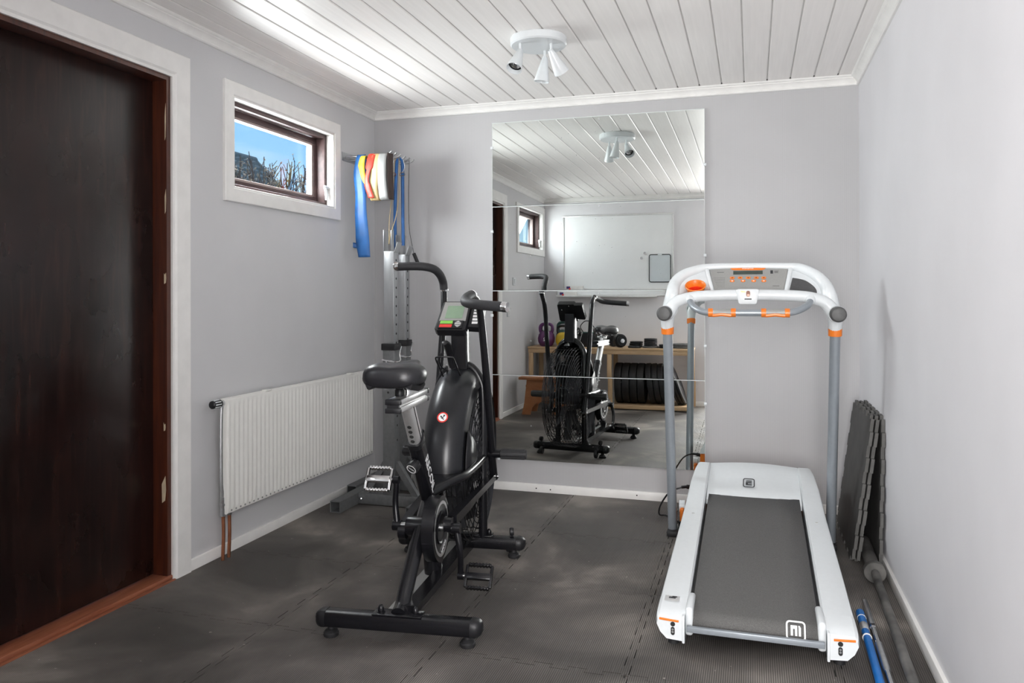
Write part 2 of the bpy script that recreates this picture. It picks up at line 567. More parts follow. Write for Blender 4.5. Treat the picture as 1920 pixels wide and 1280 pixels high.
holed_wall('wall_left', XL - 0.17, XL, YF - 0.12, YB + 0.1, -0.02, 2.42, [W1, W2, DR], M_WALL_L)
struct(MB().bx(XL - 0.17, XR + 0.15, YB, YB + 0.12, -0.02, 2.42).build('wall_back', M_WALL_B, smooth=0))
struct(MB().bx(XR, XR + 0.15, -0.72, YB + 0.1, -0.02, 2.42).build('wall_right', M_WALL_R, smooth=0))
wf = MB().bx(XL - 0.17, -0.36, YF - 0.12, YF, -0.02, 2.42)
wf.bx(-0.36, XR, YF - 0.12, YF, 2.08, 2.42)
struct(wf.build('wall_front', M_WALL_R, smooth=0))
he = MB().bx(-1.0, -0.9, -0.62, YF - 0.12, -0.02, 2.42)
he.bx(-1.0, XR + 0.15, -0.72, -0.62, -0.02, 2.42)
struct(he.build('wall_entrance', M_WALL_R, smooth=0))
ceil = struct(MB().bx(XL - 0.17, XR + 0.15, -0.72, YB + 0.12, ZC + 0.013, 2.50).build('ceiling', M_DARKGAP, smooth=0))
struct(MB().bx(-0.95, XR, -0.62, YF - 0.06, ZC - 0.02, ZC + 0.013).build('ceiling_entrance', M_WHITE, smooth=0))
floor = struct(MB().bx(XL - 0.2, XR + 0.15, -0.72, YB + 0.1, -0.10, -0.012).build('floor', M_FOAM, smooth=0))
struct(MB().bx(-0.95, XR, -0.62, YF - 0.005, -0.012, -0.001).build('floor_entrance', M_FOAM, smooth=0))

# ceiling boards (tongue and groove), each one a piece of the ceiling
pitch = 0.1165
nb = int(math.ceil((XR - XL) / pitch))
def board(x0, x1):
    b = MB()
    c = 0.0034
    g = 0.0028
    prof = [(x0 + g, ZC + 0.013), (x0 + g, ZC + c), (x0 + g + c, ZC), (x1 - g - c, ZC), (x1 - g, ZC + c), (x1 - g, ZC + 0.013)]
    b.loft([[(x, YF - 0.01, z) for x, z in prof], [(x, YB + 0.01, z) for x, z in prof]])
    # the tongue in the groove, ending short of the wall
    b.bm.normal_update()
    for f in b.bm.faces:
        f.material_index = 1 if abs(f.normal.x) > 0.9 else 0
    b.mi = 1
    b.bx(x1 - 0.006, x1 + 0.006, YF + 0.05, YB - 0.056, ZC + 0.0046, ZC + 0.0125)
    return b
b0 = board(0, pitch).build('ceiling_board', [M_CEIL, M_GROOVE], ceil, smooth=0)
b0.location = (XL, 0, 0)
for k in range(1, nb):
    c = piece(b0, (XL + k * pitch, 0, 0))

# interlocking foam floor tiles, each one a piece of the floor
PX, PYT = 0.62, 0.655
xs = [XL] + [-0.37 + PX * k for k in (-2, -1, 0, 1)] + [XR]
ysl = [YF - 0.005] + [2.35 + PYT * k for k in (-3, -2, -1, 0, 1, 2)] + [YB]
TD = 0.011
def edge_teeth(a0, a1, n, sign):
    # along-coordinate, offset pairs of the dovetailed edge
    out = []
    st = (a1 - a0) / n
    for k in range(n):
        s = sign if k % 2 == 0 else -sign
        p, q = a0 + k * st, a0 + (k + 1) * st
        e = 0.004
        out += [(p - (e if k else 0) * 1, s * TD), (q + (e if k < n - 1 else 0), s * TD)]
    return out
def tile(i, j):
    x0, x1, y0, y1 = xs[i], xs[i + 1], ysl[j], ysl[j + 1]
    g = 0.0016
    def line(a0, a1, inner, shift):
        n = max(3, int(round((a1 - a0) / 0.058)))
        if not inner:
            return [(a0, 0), (a1, 0)]
        pts = edge_teeth(a0 + 0.012, a1 - 0.012, n, 1)
        return [(a0 + g, 0), (a0 + 0.012, 0)] + pts + [(a1 - 0.012, 0), (a1 - g, 0)]
    poly = []
    poly += [(a, y0 + o + g) for a, o in line(x0, x1, j > 0, 0)]
    poly += [(x1 + o - g, a) for a, o in line(y0, y1, i < len(xs) - 2, 0)]
    poly += [(a, y1 + o - g) for a, o in line(x0, x1, j < len(ysl) - 2, 0)][::-1]
    poly += [(x0 + o + g, a) for a, o in line(y0, y1, i > 0, 0)][::-1]
    q = [poly[0]]
    for p in poly[1:]:
        if (p[0] - q[-1][0]) ** 2 + (p[1] - q[-1][1]) ** 2 > 1e-8:
            q.append(p)
    if (q[0][0] - q[-1][0]) ** 2 + (q[0][1] - q[-1][1]) ** 2 < 1e-8:
        q.pop()
    b = MB()
    n = len(q)
    vs = [Vector((x, y, -0.012)) for x, y in q] + [Vector((x, y, 0)) for x, y in q]
    b._faces(vs, [tuple(range(n, 2 * n))] + [(k, (k + 1) % n, n + (k + 1) % n, n + k) for k in range(n)])
    b.build('foam_tile', M_TILE, floor, smooth=0)
for i in range(len(xs) - 1):
    for j in range(len(ysl) - 1):
        tile(i, j)

# crown mouldings and baseboards
CP = [(0, 0), (0.009, 0), (0.013, 0.004), (0.013, 0.009), (0.010, 0.012), (0.014, 0.020), (0.022, 0.029), (0.031, 0.034), (0.031, 0.038), (0.036, 0.040), (0.040, 0.044), (0.042, 0.0495), (0, 0.0495)]
def crown(name, a, b, n):
    # a, b: ends on the wall face, n: into the room; mitred ends
    a, b, n = Vector(a), Vector(b), Vector(n)
    t = (b - a).normalized()
    m = MB()
    m.loft([[a + n * d + t * d + Vector((0, 0, z)) for d, z in CP], [b + n * d - t * d + Vector((0, 0, z)) for d, z in CP]])
    return struct(m.build(name, M_WHITE, smooth=40))
zc0 = 2.235
crown('trim_1', (XL, YF, zc0), (XL, YB, zc0), (1, 0, 0))
crown('trim_2', (XL, YB, zc0), (XR, YB, zc0), (0, -1, 0))
crown('trim_3', (XR, YB, zc0), (XR, YF, zc0), (-1, 0, 0))
crown('trim_4', (XR, YF, zc0), (XL, YF, zc0), (0, 1, 0))
def skirting(name, x0, x1, y0, y1):
    return struct(MB().bx(x0, x1, y0, y1, -0.01, 0.046, 0.004).build(name, M_WHITE, smooth=40))
skirting('baseboard_back', XL, XR, YB - 0.012, YB + 0.004)
skirting('baseboard_left', XL - 0.004, XL + 0.012, 2.715, YB - 0.012)
skirting('baseboard_left_front', XL - 0.004, XL + 0.012, YF, 1.635)
skirting('baseboard_right', XR - 0.013, XR + 0.004, YF, YB - 0.012)
skirting('baseboard_front', XL + 0.012, -0.36, YF - 0.004, YF + 0.012)
skb = MB()
for xx, zz in ((-1.205, 0.022), (-1.12, 0.02), (-0.62, 0.024)):
    skb.cyl((xx, YB - 0.0135, zz), (xx, YB - 0.011, zz), 0.004, seg=8)
skb.build('nail_hole', M_DARKGAP, bpy.data.objects['baseboard_back'])

# door_1 on the left wall
door = struct(bpy.data.objects.new('door_1', None))
door.location = (XL, 2.18, 0)
COL.objects.link(door)
MB().bx(XL - 0.105, XL - 0.062, 1.768, 2.587, 0.026, 2.015, 0.003).build('door_leaf', M_DOOR, door)
jb = MB().bx(XL - 0.14, XL + 0.002, 2.590, 2.620, 0.0, 2.04).bx(XL - 0.14, XL + 0.002, 1.735, 1.765, 0.0, 2.04)
jb.bx(XL - 0.14, XL + 0.002, 1.765, 2.590, 2.018, 2.04)
jb.build('door_frame', M_JAMB, door)
chip = MB()
for xx, zz, hh, ww in ((-0.004, 1.85, 0.15, 0.45), (-0.004, 1.53, 0.10, 0.5), (-0.006, 1.22, 0.045, 0.8), (-0.014, 0.37, 0.11, 1.5), (-0.010, 0.62, 0.03, 0.7)):
    poly = [(-0.006 * ww, -hh / 2), (0.004 * ww, -hh * 0.4), (0.007 * ww, 0.0), (0.005 * ww, hh * 0.5), (-0.002 * ww, hh * 0.32), (-0.007 * ww, 0.02)]
    chip.prism(poly, frame((XL + xx, 2.5900, zz), (0, -1, 0), (1, 0, 0)), 0.0006)
chip.build('bare_wood_chip', mat('bare_wood', (0.62, 0.52, 0.36), 0.7, noise=(30, 0.1)), door, smooth=0)
th = MB().bx(XL - 0.10, XL + 0.008, 1.735, 2.620, 0.0, 0.022, 0.006)
th.bx(XL + 0.006, XL + 0.020, 1.735, 2.618, -0.008, 0.006, 0.002)
th.build('threshold', M_SILL, door)
CW = 0.102
for y0, y1 in ((2.612, 2.612 + CW), (1.743 - CW, 1.743)):
    s = 1 if y0 > 2 else -1
    inn, out = (y0, y1) if s > 0 else (y1, y0)
    c = MB()
    pr = [(XL, 0), (XL + 0.012, 0), (XL + 0.012, 0.012), (XL + 0.018, 0.020), (XL + 0.018, CW - 0.004), (XL + 0.014, CW), (XL, CW)]
    c.loft([[(x, inn + s * d, -0.008) for x, d in pr], [(x, inn + s * d, 2.036 + d) for x, d in pr]])
    c.build('door_casing', M_WHITE, door, smooth=30)
c = MB()
c.loft([[(x, 1.743 - d, 2.036 + d) for x, d in pr], [(x, 2.612 + d, 2.036 + d) for x, d in pr]])
c.build('door_casing', M_WHITE, door, smooth=30)

# windows
def window(n, w):
    y0, y1, z0, z1 = w
    o = struct(bpy.data.objects.new('window_%d' % n, None))
    o.location = (XL, (y0 + y1) / 2, z0)
    COL.objects.link(o)
    cw = 0.062
    pr = [(XL - 0.002, 0), (XL + 0.013, 0), (XL + 0.016, 0.004), (XL + 0.016, cw - 0.003), (XL + 0.013, cw), (XL - 0.002, cw)]
    for (a, b, fa, fb) in (((y0, z0), (y1, z0), (-1, -1), (1, -1)), ((y1, z0), (y1, z1), (1, -1), (1, 1)), ((y1, z1), (y0, z1), (1, 1), (-1, 1)), ((y0, z1), (y0, z0), (-1, 1), (-1, -1))):
        m = MB()
        m.loft([[(x, a[0] + fa[0] * d, a[1] + fa[1] * d) for x, d in pr], [(x, b[0] + fb[0] * d, b[1] + fb[1] * d) for x, d in pr]])
        m.build('window_casing', M_WHITE, o, smooth=30)
    def ring(x0, x1, oy0, oy1, oz0, oz1, t):
        m = MB()
        m.bx(x0, x1, oy0, oy1, oz0, oz0 + t, 0.002).bx(x0, x1, oy0, oy1, oz1 - t, oz1, 0.002)
        m.bx(x0, x1, oy0, oy0 + t, oz0 + t, oz1 - t, 0.002).bx(x0, x1, oy1 - t, oy1, oz0 + t, oz1 - t, 0.002)
        return m
    ring(XL - 0.035, XL + 0.010, y0, y1, z0, z1, 0.010).build('window_lining', M_WHITE, o)
    ring(XL - 0.150, XL - 0.036, y0, y1, z0, z1, 0.030).build('window_frame', M_WINBROWN, o)
    sa = ring(XL - 0.135, XL - 0.085, y0 + 0.031, y1 - 0.031, z0 + 0.031, z1 - 0.031, 0.028)
    sash = sa.build('window_sash', M_WINBROWN, o)
    ring(XL - 0.125, XL - 0.090, y0 + 0.0595, y1 - 0.0595, z0 + 0.0595, z1 - 0.0595, 0.012).build('glazing_bead', M_SASH, sash)
    MB().bx(XL - 0.108, XL - 0.104, y0 + 0.060, y1 - 0.060, z0 + 0.060, z1 - 0.060).build('window_pane', M_GLASS, sash, smooth=0)
    h = MB()
    yy = y1 - 0.030 if n == 1 else y0 + 0.03
    h.cyl((XL - 0.036, yy, z0 + 0.115), (XL - 0.020, yy, z0 + 0.115), 0.011, seg=12)
    h.tube([(XL - 0.018, yy - 0.03, z0 + 0.118), (XL - 0.016, yy, z0 + 0.115), (XL - 0.016, yy + 0.018, z0 + 0.112)], [0.006, 0.008, 0.006], 8)
    h.tube([(XL - 0.028, yy, z0 + 0.105), (XL - 0.022, yy, z0 + 0.07), (XL - 0.026, yy, z0 + 0.045)], [0.008, 0.010, 0.006], 8)
    h.build('window_latch', M_WHITEPL, o)
window(1, W1)
window(2, W2)

# ------------------------------------------------------------------ outside
struct(MB().bx(-60, 20, -30, 60, -0.6, -0.35).build('ground', M_GROUND, smooth=0))
hs = empty('neighbour_house', (-16.6, 17.5, -0.35), 'neighbouring house with green-grey tiled gable roof seen through the left window', 'house')
MB().bx(-19.6, -13.4, 8, 23.0, -0.35, 2.9).build('house_wall', M_SIDING, hs, smooth=0)
rf = MB()
ridge, half, eave_dx = 5.80, 0.0, 3.55
nrow = 18
for side in (1, -1):
    for k in range(nrow):
        a0, a1 = k / nrow, (k + 1.12) / nrow
        rows = []
        for yk in range(0, 151):
            y = 7.0 + yk * (16.4 / 150)
            wv = 0.03 * math.cos(yk * 2 * PI / 4)
            p0 = (-16.6 + side * a0 * eave_dx, y, ridge - a0 * eave_dx + 0.02 + wv)
            p1 = (-16.6 + side * a1 * eave_dx, y, ridge - a1 * eave_dx + 0.15 + wv)
            p2 = (-16.6 + side * a1 * eave_dx, y, ridge - a1 * eave_dx + 0.02 + wv)
            rows.append([p0, p1, p2])
        rf.sheet(rows)
rf.build('roof_tile_course', M_ROOF, hs, smooth=0, kind='stuff')
rb = MB()
rb.tube([(-16.6, 7, 5.84), (-16.6, 23.4, 5.84)], 0.13, 10)
for side in (1, -1):
    rb.box((-16.6 + side * eave_dx / 2, 23.4, ridge - eave_dx / 2 + 0.03), (0.16, 0.10, eave_dx * 1.42), Matrix.Rotation(side * R(-45), 3, 'Y'))
rb.build('ridge_tile', M_ROOF, hs)
gb = MB().prism([(-3.1, 2.9), (3.1, 2.9), (0, 5.7)], frame((-16.6, 23.0, 0), (0, -1, 0), (1, 0, 0)), 14.5)
gb.build('house_gable', M_SIDING, hs, smooth=0)

sh = empty('hedge', (-4.1, 5.8, -0.35), 'bare twiggy hedge with dry leaves growing outside the left window', 'hedge')
br, lf = MB(), MB()
for k in range(330):
    u = random.random()
    bx_ = -4.75 + 1.15 * u + random.uniform(-0.2, 0.2)
    by_ = 5.0 + 1.40 * u + random.uniform(-0.3, 0.3)
    top = 2.10 + random.uniform(-0.25, 0.20) + 0.22 * max(0, u - 0.35)
    p = [Vector((bx_ + random.uniform(-.1, .1), by_ + random.uniform(-.1, .1), z)) for z in (-0.35, 0.6, 1.3)]
    tip = Vector((p[-1].x + random.uniform(-.2, .2), p[-1].y + random.uniform(-.2, .2), top))
    midp = (p[-1] + tip) / 2 + Vector((random.uniform(-.06, .06), random.uniform(-.06, .06), 0))
    br.tube(p + [midp, tip], [0.010, 0.009, 0.008, 0.006, 0.004], 4)
    for q in range(8):
        c0 = p[-1].lerp(tip, random.uniform(0.2, 1.0))
        d = Vector((random.uniform(-1, 1), random.uniform(-1, 1), random.uniform(0.3, 1.4))).normalized()
        e = c0 + d * random.uniform(0.04, 0.13)
        br.tube([c0, e], [0.004, 0.0025], 3)
        if random.random() < 0.6:
            for cc in (e, c0.lerp(e, 0.5)):
                sz = random.uniform(0.010, 0.022)
                uu = Vector((random.uniform(-1, 1), random.uniform(-1, 1), random.uniform(-1, 1))).normalized()
                vv = uu.orthogonal().normalized()
                lf._faces([cc - uu * sz, cc + vv * sz * 0.5, cc + uu * sz, cc - vv * sz * 0.5], [(0, 1, 2, 3)])
br.build('twigs', M_TWIG, sh, smooth=0, kind='stuff')
lf.build('leaves', M_LEAF, sh, smooth=0, kind='stuff')
# ------------------------------------------------------------------ wall mirrors: four stacked panels
MX0, MX1, MZ0, MH = -1.473, -0.245, 0.184, 0.4961
MIR_TILT = [(0.0055, 0.008), (0.0082, 0.009), (0.0, 0.0), (0.0068, 0.001)]     # small mounting errors, bottom to top
MIR_LABEL = ['bottom one of four stacked mirror panels, just above the skirting',
             'second mirror panel from the bottom of the stack on the back wall',
             'third mirror panel from the bottom, reflecting the whiteboard',
             'topmost of four stacked mirror panels, reflecting the ceiling boards']
for k in range(4):
    z0 = MZ0 + k * MH
    zc = z0 + MH / 2
    xc, w = (MX0 + MX1) / 2, MX1 - MX0
    o = MB().bx(-w / 2 + 0.0015, w / 2 - 0.0015, 0, 0.004, -MH / 2 + 0.001, MH / 2 - 0.001).build('mirror_panel', [M_MIRROR, M_GLASSEDGE], smooth=0)
    me = o.data
    for p in me.polygons:
        p.material_index = 0 if p.normal.y < -0.9 else 1
    o.location = (xc, YB - 0.014, zc)
    o.rotation_euler = (-MIR_TILT[k][0], 0, MIR_TILT[k][1])
    tag(o, MIR_LABEL[k], 'mirror', 'stacked wall mirror panels')
    rim = MB()
    rim.bx(-w / 2 + 0.0015, w / 2 - 0.0015, -0.0010, 0.001, MH / 2 - 0.0042, MH / 2 - 0.0012)
    rim.bx(-w / 2 + 0.0015, -w / 2 + 0.003, -0.0006, 0.001, -MH / 2 + 0.001, MH / 2 - 0.001)
    rim.bx(w / 2 - 0.003, w / 2 - 0.0015, -0.0006, 0.001, -MH / 2 + 0.001, MH / 2 - 0.001)
    rim.build('bevelled_edge', M_GLASSEDGE, o, local=True, smooth=0)
    cl = [(-w / 2, 0.1), (w / 2, -0.06)] if k else [(-w / 2 + 0.04, -MH / 2), (w / 2 - 0.04, -MH / 2)]
    if k == 0:
        cl.append((w / 2, 0.12))
    for cx, cz in cl:
        MB().box((cx, -0.001, cz), (0.016, 0.010, 0.016), None, 0.003).build('mirror_clip', M_WHITEPL, o, local=True)

# ------------------------------------------------------------------ ceiling spotlight
sp = empty('ceiling_spotlight', (-0.90, 3.33, ZC), 'white round three-head ceiling spotlight on the board ceiling', 'lamp')
b = MB()
b.lathe([(0.0001, 0), (0.122, 0), (0.125, -0.004), (0.125, -0.030), (0.119, -0.036), (0.0001, -0.037)], None, 48)
b.build('base', M_WHITEPL, sp, local=True)
HEADS = [((-0.066, -0.062), (-0.14, -0.60, -1.0)), ((0.010, 0.072), (-0.16, 0.02, -1.0)), ((0.062, -0.02), (0.36, 0.70, -0.85))]
for (hx, hy), d in HEADS:
    d = Vector(d).normalized()
    top = Vector((hx, hy, -0.036))
    piv = top + Vector((0, 0, -0.035))
    hd = MB()
    hd.cyl(top, piv + Vector((0, 0, -0.006)), 0.006, seg=12)
    hd.ball(piv, 0.0085, u=12, v=8)
    hd.build('arm', M_WHITEPL, sp, local=True)
    M = frame(piv - d * 0.008, d)
    cone = MB().lathe([(0.0001, 0), (0.010, 0), (0.013, 0.006), (0.034, 0.105), (0.0345, 0.112), (0.0325, 0.112), (0.030, 0.10), (0.029, 0.088)], M, 28)
    sh_ = cone.build('spot_shade', M_WHITEPL, sp, local=True)
    MB().lathe([(0.0325, 0.1115), (0.031, 0.100), (0.028, 0.085), (0.0001, 0.083)], M, 28).build('inner_reflector', M_BLACKM, sh_, local=True)
    MB().lathe([(0.024, 0.086), (0.022, 0.090), (0.012, 0.088), (0.008, 0.092), (0.0001, 0.092)], M, 24).build('bulb', M_CHROME, sh_, local=True)

# ------------------------------------------------------------------ radiator
rd = empty('radiator', (-2.2, 3.55, 0.2), 'white ribbed panel radiator on the left wall below the window', 'radiator')
RY0, RY1, RZ0, RZ1, RX = 2.866, 4.225, 0.200, 0.702, -2.170
p = MB()
n = 42
st = (RY1 - RY0 - 0.016) / n
line = [(RX - 0.012, RY0), (RX - 0.003, RY0 + 0.003), (RX, RY0 + 0.008)]
for k in range(n):
    y = RY0 + 0.008 + k * st
    line += [(RX, y + st * 0.12), (RX - 0.0045, y + st * 0.34), (RX - 0.0045, y + st * 0.66), (RX, y + st * 0.88)]
line += [(RX, RY1 - 0.008), (RX - 0.003, RY1 - 0.003), (RX - 0.012, RY1)]
back = [(RX - 0.04, RY1), (RX - 0.04, RY0)]
flat = [(RX - 0.002 if x > RX - 0.006 else x, y) for x, y in line]
rows = []
for z, prof, ins in ((RZ0, flat, 0.010), (RZ0 + 0.006, flat, 0.001), (RZ0 + 0.022, flat, 0), (RZ0 + 0.034, line, 0), (RZ1 - 0.034, line, 0), (RZ1 - 0.022, flat, 0), (RZ1 - 0.006, flat, 0.001), (RZ1, flat, 0.010)):
    rows.append([(x - ins, y, z) for x, y in prof] + [(x, y, z) for x, y in back])
p.loft(rows)
p.build('radiator_panel', M_RADI, rd, smooth=50)
nt_ = MB()
for k in range(n):
    nt_.bx(RX - 0.003, RX + 0.0006, RY0 + 0.008 + st * (k + 0.40), RY0 + 0.008 + st * (k + 0.60), RZ0 + 0.012, RZ0 + 0.019)
nt_.build('notch_row', M_PANEL, rd, smooth=0, kind='stuff')
for yy in (3.17, 3.97):
    MB().bx(-2.247, RX - 0.045, yy - .02, yy + .02, 0.30, 0.66).build('wall_bracket', M_RADI, rd)
    MB().bx(RX - 0.03, RX - 0.002, yy - .02, yy + .02, RZ1, RZ1 + 0.006, 0.002).build('top_clip', M_RADI, rd)
v = MB()
v.lathe([(0.0001, 0), (0.012, 0), (0.014, 0.012), (0.019, 0.016), (0.019, 0.040), (0.017, 0.062), (0.013, 0.066), (0.0001, 0.066)], frame((-2.197, 2.858, 0.684), (0, -1, 0)), 20)
v.build('thermostat_knob', M_BLACKM, rd)
v = MB()
for k in range(10):
    a = 2 * PI * k / 10
    v.box((-2.197 + 0.0175 * math.cos(a), 2.818, 0.684 + 0.0175 * math.sin(a)), (0.005, 0.036, 0.005), Matrix.Rotation(-a, 3, 'Y'), 0.001)
v.build('knob_rib', M_WHITEPL, rd)
v = MB()
v.cyl((-2.197, 2.872, 0.684), (-2.197, 2.852, 0.684), 0.013, seg=12)
v.tube(smooth_path([(-2.197, 2.860, 0.684), (-2.200, 2.858, 0.60), (-2.200, 2.858, 0.36), (-2.199, 2.865, 0.30), (-2.2, 2.871, 0.255)], 5), 0.0075, 10)
v.cyl((-2.2, 2.871, 0.275), (-2.2, 2.871, 0.225), 0.012, seg=8).cyl((-2.2, 2.871, 0.248), (-2.2, 2.871, 0.238), 0.016, seg=6).cyl((-2.2, 2.871, 0.226), (-2.2, 2.871, 0.192), 0.014, seg=6)
v.cyl((-2.2, 2.912, 0.205), (-2.2, 2.912, 0.188), 0.013, seg=8).bx(-2.212, -2.188, 2.862, 2.925, 0.196, 0.208, 0.003)
v.build('valve', M_STEEL, rd)
for yy in (2.871, 2.912):
    MB().tube(smooth_path([(-2.2, yy, 0.195), (-2.199, yy + 0.001, 0.11), (-2.203, yy, -0.008)], 5), 0.0075, 12).build('supply_pipe', M_COPPER, rd)

# ------------------------------------------------------------------ squat stands
def rect_tube(b, p0, p1, w, wall=0.004, up=(0, 0, 1)):
    # hollow square section with open ends
    p0, p1 = Vector(p0), Vector(p1)
    t = (p1 - p0).normalized()
    u = Vector(up)
    u = (u - t * u.dot(t)).normalized()
    v_ = t.cross(u)
    def sq(c, h):
        return [c + u * h + v_ * h, c - u * h + v_ * h, c - u * h - v_ * h, c + u * h - v_ * h]
    h = w / 2
    b.loft([sq(p0 + t * 0.18, h - wall), sq(p0, h - wall), sq(p0, h), sq(p1, h), sq(p1, h - wall), sq(p1 - t * 0.18, h - wall)], cap=True)
def squat_stand(loc, label):
    o = empty('squat_stand', loc, label, 'squat stand', 'squat stands in the corner')
    W = 0.060
    b = MB()
    rect_tube(b, (-0.218, -0.225, 0.032), (-0.218, 0.165, 0.032), W)
    b.build('foot_bar', M_RACK, o, local=True, smooth=0)
    b = MB()
    rect_tube(b, (0.218, -0.225, 0.032), (0.218, 0.165, 0.032), W)
    b.build('foot_bar', M_RACK, o, local=True, smooth=0)
    MB().bx(-0.187, 0.187, -0.030, 0.030, 0.004, 0.062, 0.003).build('cross_bar', M_RACK, o, local=True)
    for sx_ in (-1, 1):
        MB().tube([(sx_ * 0.030, 0, 0.235), (sx_ * 0.150, 0, 0.058)], 0.016, 4, sq=True, up=(0, 1, 0)).build('diagonal_brace', M_RACK, o, local=True, smooth=0)
    for sx_ in (-1, 1):
        b = MB()
        b.cyl((sx_ * 0.186 - sx_ * 0.02, -0.030, 0.034), (sx_ * 0.186 - sx_ * 0.02, -0.044, 0.034), 0.011, seg=6)
        b.cyl((sx_ * 0.186 - sx_ * 0.02, -0.040, 0.034), (sx_ * 0.186 - sx_ * 0.02, -0.050, 0.034), 0.006, seg=8)
        b.build('bolt', M_CHROME, o, local=True)
    b = MB().bx(-0.035, 0.035, -0.035, 0.035, 0.062, 0.86, 0.004)
    b.build('lower_sleeve', M_RACK, o, local=True)
    MB().bx(-0.036, 0.036, -0.039, 0.0385, 0.585, 0.660, 0.002).build('sleeve_band', M_RACK, o, local=True)
    MB().bx(-0.0415, 0.0415, -0.0415, 0.0415, 0.850, 0.886, 0.004).build('collar', M_BLACKM, o, local=True)
    MB().bx(-0.030, 0.030, -0.030, 0.030, 0.86, 1.388, 0.003).build('upright', M_RACKZ, o, local=True)
    hb = MB()
    for k in range(10):
        z = 1.340 - 0.050 * k
        hb.cyl((0.0296, 0, z), (0.0306, 0, z), 0.0065, seg=12)
    for z in (0.72, 0.62, 0.54, 0.49, 0.44, 0.36):
        hb.cyl((0.0346, 0, z), (0.0356, 0, z), 0.0065, seg=12)
    hb.cyl((-0.0, -0.0393, 0.622), (-0.0, -0.0398, 0.622), 0.006, seg=12)
    hb.build('pin_hole', M_DARKGAP, o, local=True, kind='stuff')
    # bar cradle: flat strap bent into a U with a tall back and a short outward lip
    cr_ = MB()
    s = 0.0045
    cr_.bx(-0.034, -0.034 + s, -0.028, 0.028, 1.388, 1.505, 0.001)
    cr_.bx(-0.034, 0.034, -0.028, 0.028, 1.384, 1.384 + s, 0.001)
    cr_.bx(0.0, 0.0 + s, -0.004, 0.028, 1.388, 1.505, 0.001)
    cr_.prism([(0.030, 1.384), (0.0345, 1.384), (0.0520, 1.436), (0.0475, 1.438)], frame((0, 0.028, 0), (0, -1, 0), (1, 0, 0)), 0.056)
    cr_.build('bar_cradle', M_RACKZ, o, local=True)
    pn = MB()
    pn.tube(smooth_path([(0.030, -0.050, 0.795), (-0.03, -0.050, 0.80), (0.055, -0.055, 0.790), (0.070, -0.035, 0.80), (0.055, -0.01, 0.83), (0.062, 0.0, 0.872)], 5), 0.0042, 8)
    pn.cyl((0.0, -0.062, 0.79), (0.0, -0.034, 0.79), 0.005, seg=8)
    pn.build('locking_pin', M_CHROME, o, local=True)
    return o
squat_stand((-1.888, 3.885, 0), 'grey steel squat stand nearest the radiator, its hollow foot pointing to the room')
squat_stand((-1.972, 4.215, 0), 'grey squat stand standing behind the other one, close to the back wall')

# ------------------------------------------------------------------ hook rack with bands
hk = empty('hook_rack', (XL, 4.15, 1.95), 'steel band rack with six prongs on the left wall beside the window', 'hook rack')
MB().bx(XL, XL + 0.004, 3.995, 4.385, 1.925, 1.975, 0.001).build('mounting_plate', M_STEEL, hk)
PRY = [4.03, 4.09, 4.15, 4.21, 4.27, 4.33]
for i, y in enumerate(PRY):
    b = MB().tube(smooth_path([(XL + 0.003, y, 1.948), (XL + 0.20, y, 1.945), (XL + 0.275, y, 1.952), (XL + 0.300, y, 1.968)], 4), 0.0058, 10)
    b.build('prong', M_STEEL, hk)

def strip(name, path, width, m, label, cat, thick=0.002, wdir=(1, 0, 0), group=None, twist=None, taper=None):
    # flat latex strip following path; wdir is the width direction
    P = smooth_path(path, 5)
    b = MB()
    rows = []
    n = len(P)
    for i, q in enumerate(P):
        t = i / (n - 1)
        w = width * (taper(t) if taper else 1)
        d = Vector(wdir)
        if twist:
            d = Matrix.Rotation(twist(t), 3, 'Z') @ d
        rows.append([q - d * w / 2, q - d * w / 6 + Vector((0, 0.0015 * math.sin(i), 0)), q + d * w / 6, q + d * w / 2])
    b.sheet(rows)
    bmesh.ops.recalc_face_normals(b.bm, faces=b.bm.faces)
    o = b.build(name, m, smooth=60, thick=thick)
    bb = Vector(P[n // 2])
    o.data.transform(Matrix.Translation(-bb))
    o.location = bb
    return tag(o, label, cat, group)
G = 'exercise bands hanging on the hook rack'
ZP = 1.956
# wide blue band, one long tail in front, a short one behind
strip('exercise_band', [(-2.165, 4.063, 1.60), (-2.150, 4.060, 1.80), (-2.145, 4.047, 1.93), (-2.143, 4.030, ZP), (-2.143, 4.012, 1.93), (-2.148, 4.000, 1.84), (-2.130, 3.992, 1.72), (-2.128, 3.99, 1.62), (-2.118, 3.985, 1.52), (-2.110, 3.98, 1.44), (-2.098, 3.975, 1.365)],
      0.070, M_BLUE, 'wide blue latex band hanging longest, nearest the window', 'exercise band', group=G, taper=lambda t: 0.70 + 0.50 * min(1, max(0, (t - 0.35) * 2.0)) - 0.15 * max(0, t - 0.9) * 10)
strip('exercise_band', [(-2.205, 4.04, 1.440), (-2.19, 4.05, 1.437), (-2.17, 4.055, 1.435), (-2.15, 4.06, 1.437)], 0.030, M_BLUE, 'short blue band end sticking out to the left low down', 'exercise band', wdir=(0, 0, 1), group=G)
strip('exercise_band', [(-2.095, 4.115, 1.86), (-2.093, 4.112, 1.93), (-2.090, 4.09, ZP), (-2.090, 4.068, 1.94), (-2.095, 4.05, 1.90)], 0.045, M_BLACKM, 'narrow black band draped behind the yellow and red ones', 'exercise band', group=G)
strip('exercise_band', [(-2.110, 4.055, 1.93), (-2.118, 4.008, 1.945), (-2.128, 4.0, 1.90), (-2.122, 3.994, 1.86), (-2.105, 3.99, 1.80), (-2.088, 3.990, 1.77)], 0.042, M_YELLOW, 'mustard yellow band folded between the blue and red ones', 'exercise band', group=G, taper=lambda t: 1.0 - 0.75 * abs(t - 0.45) * 1.6)
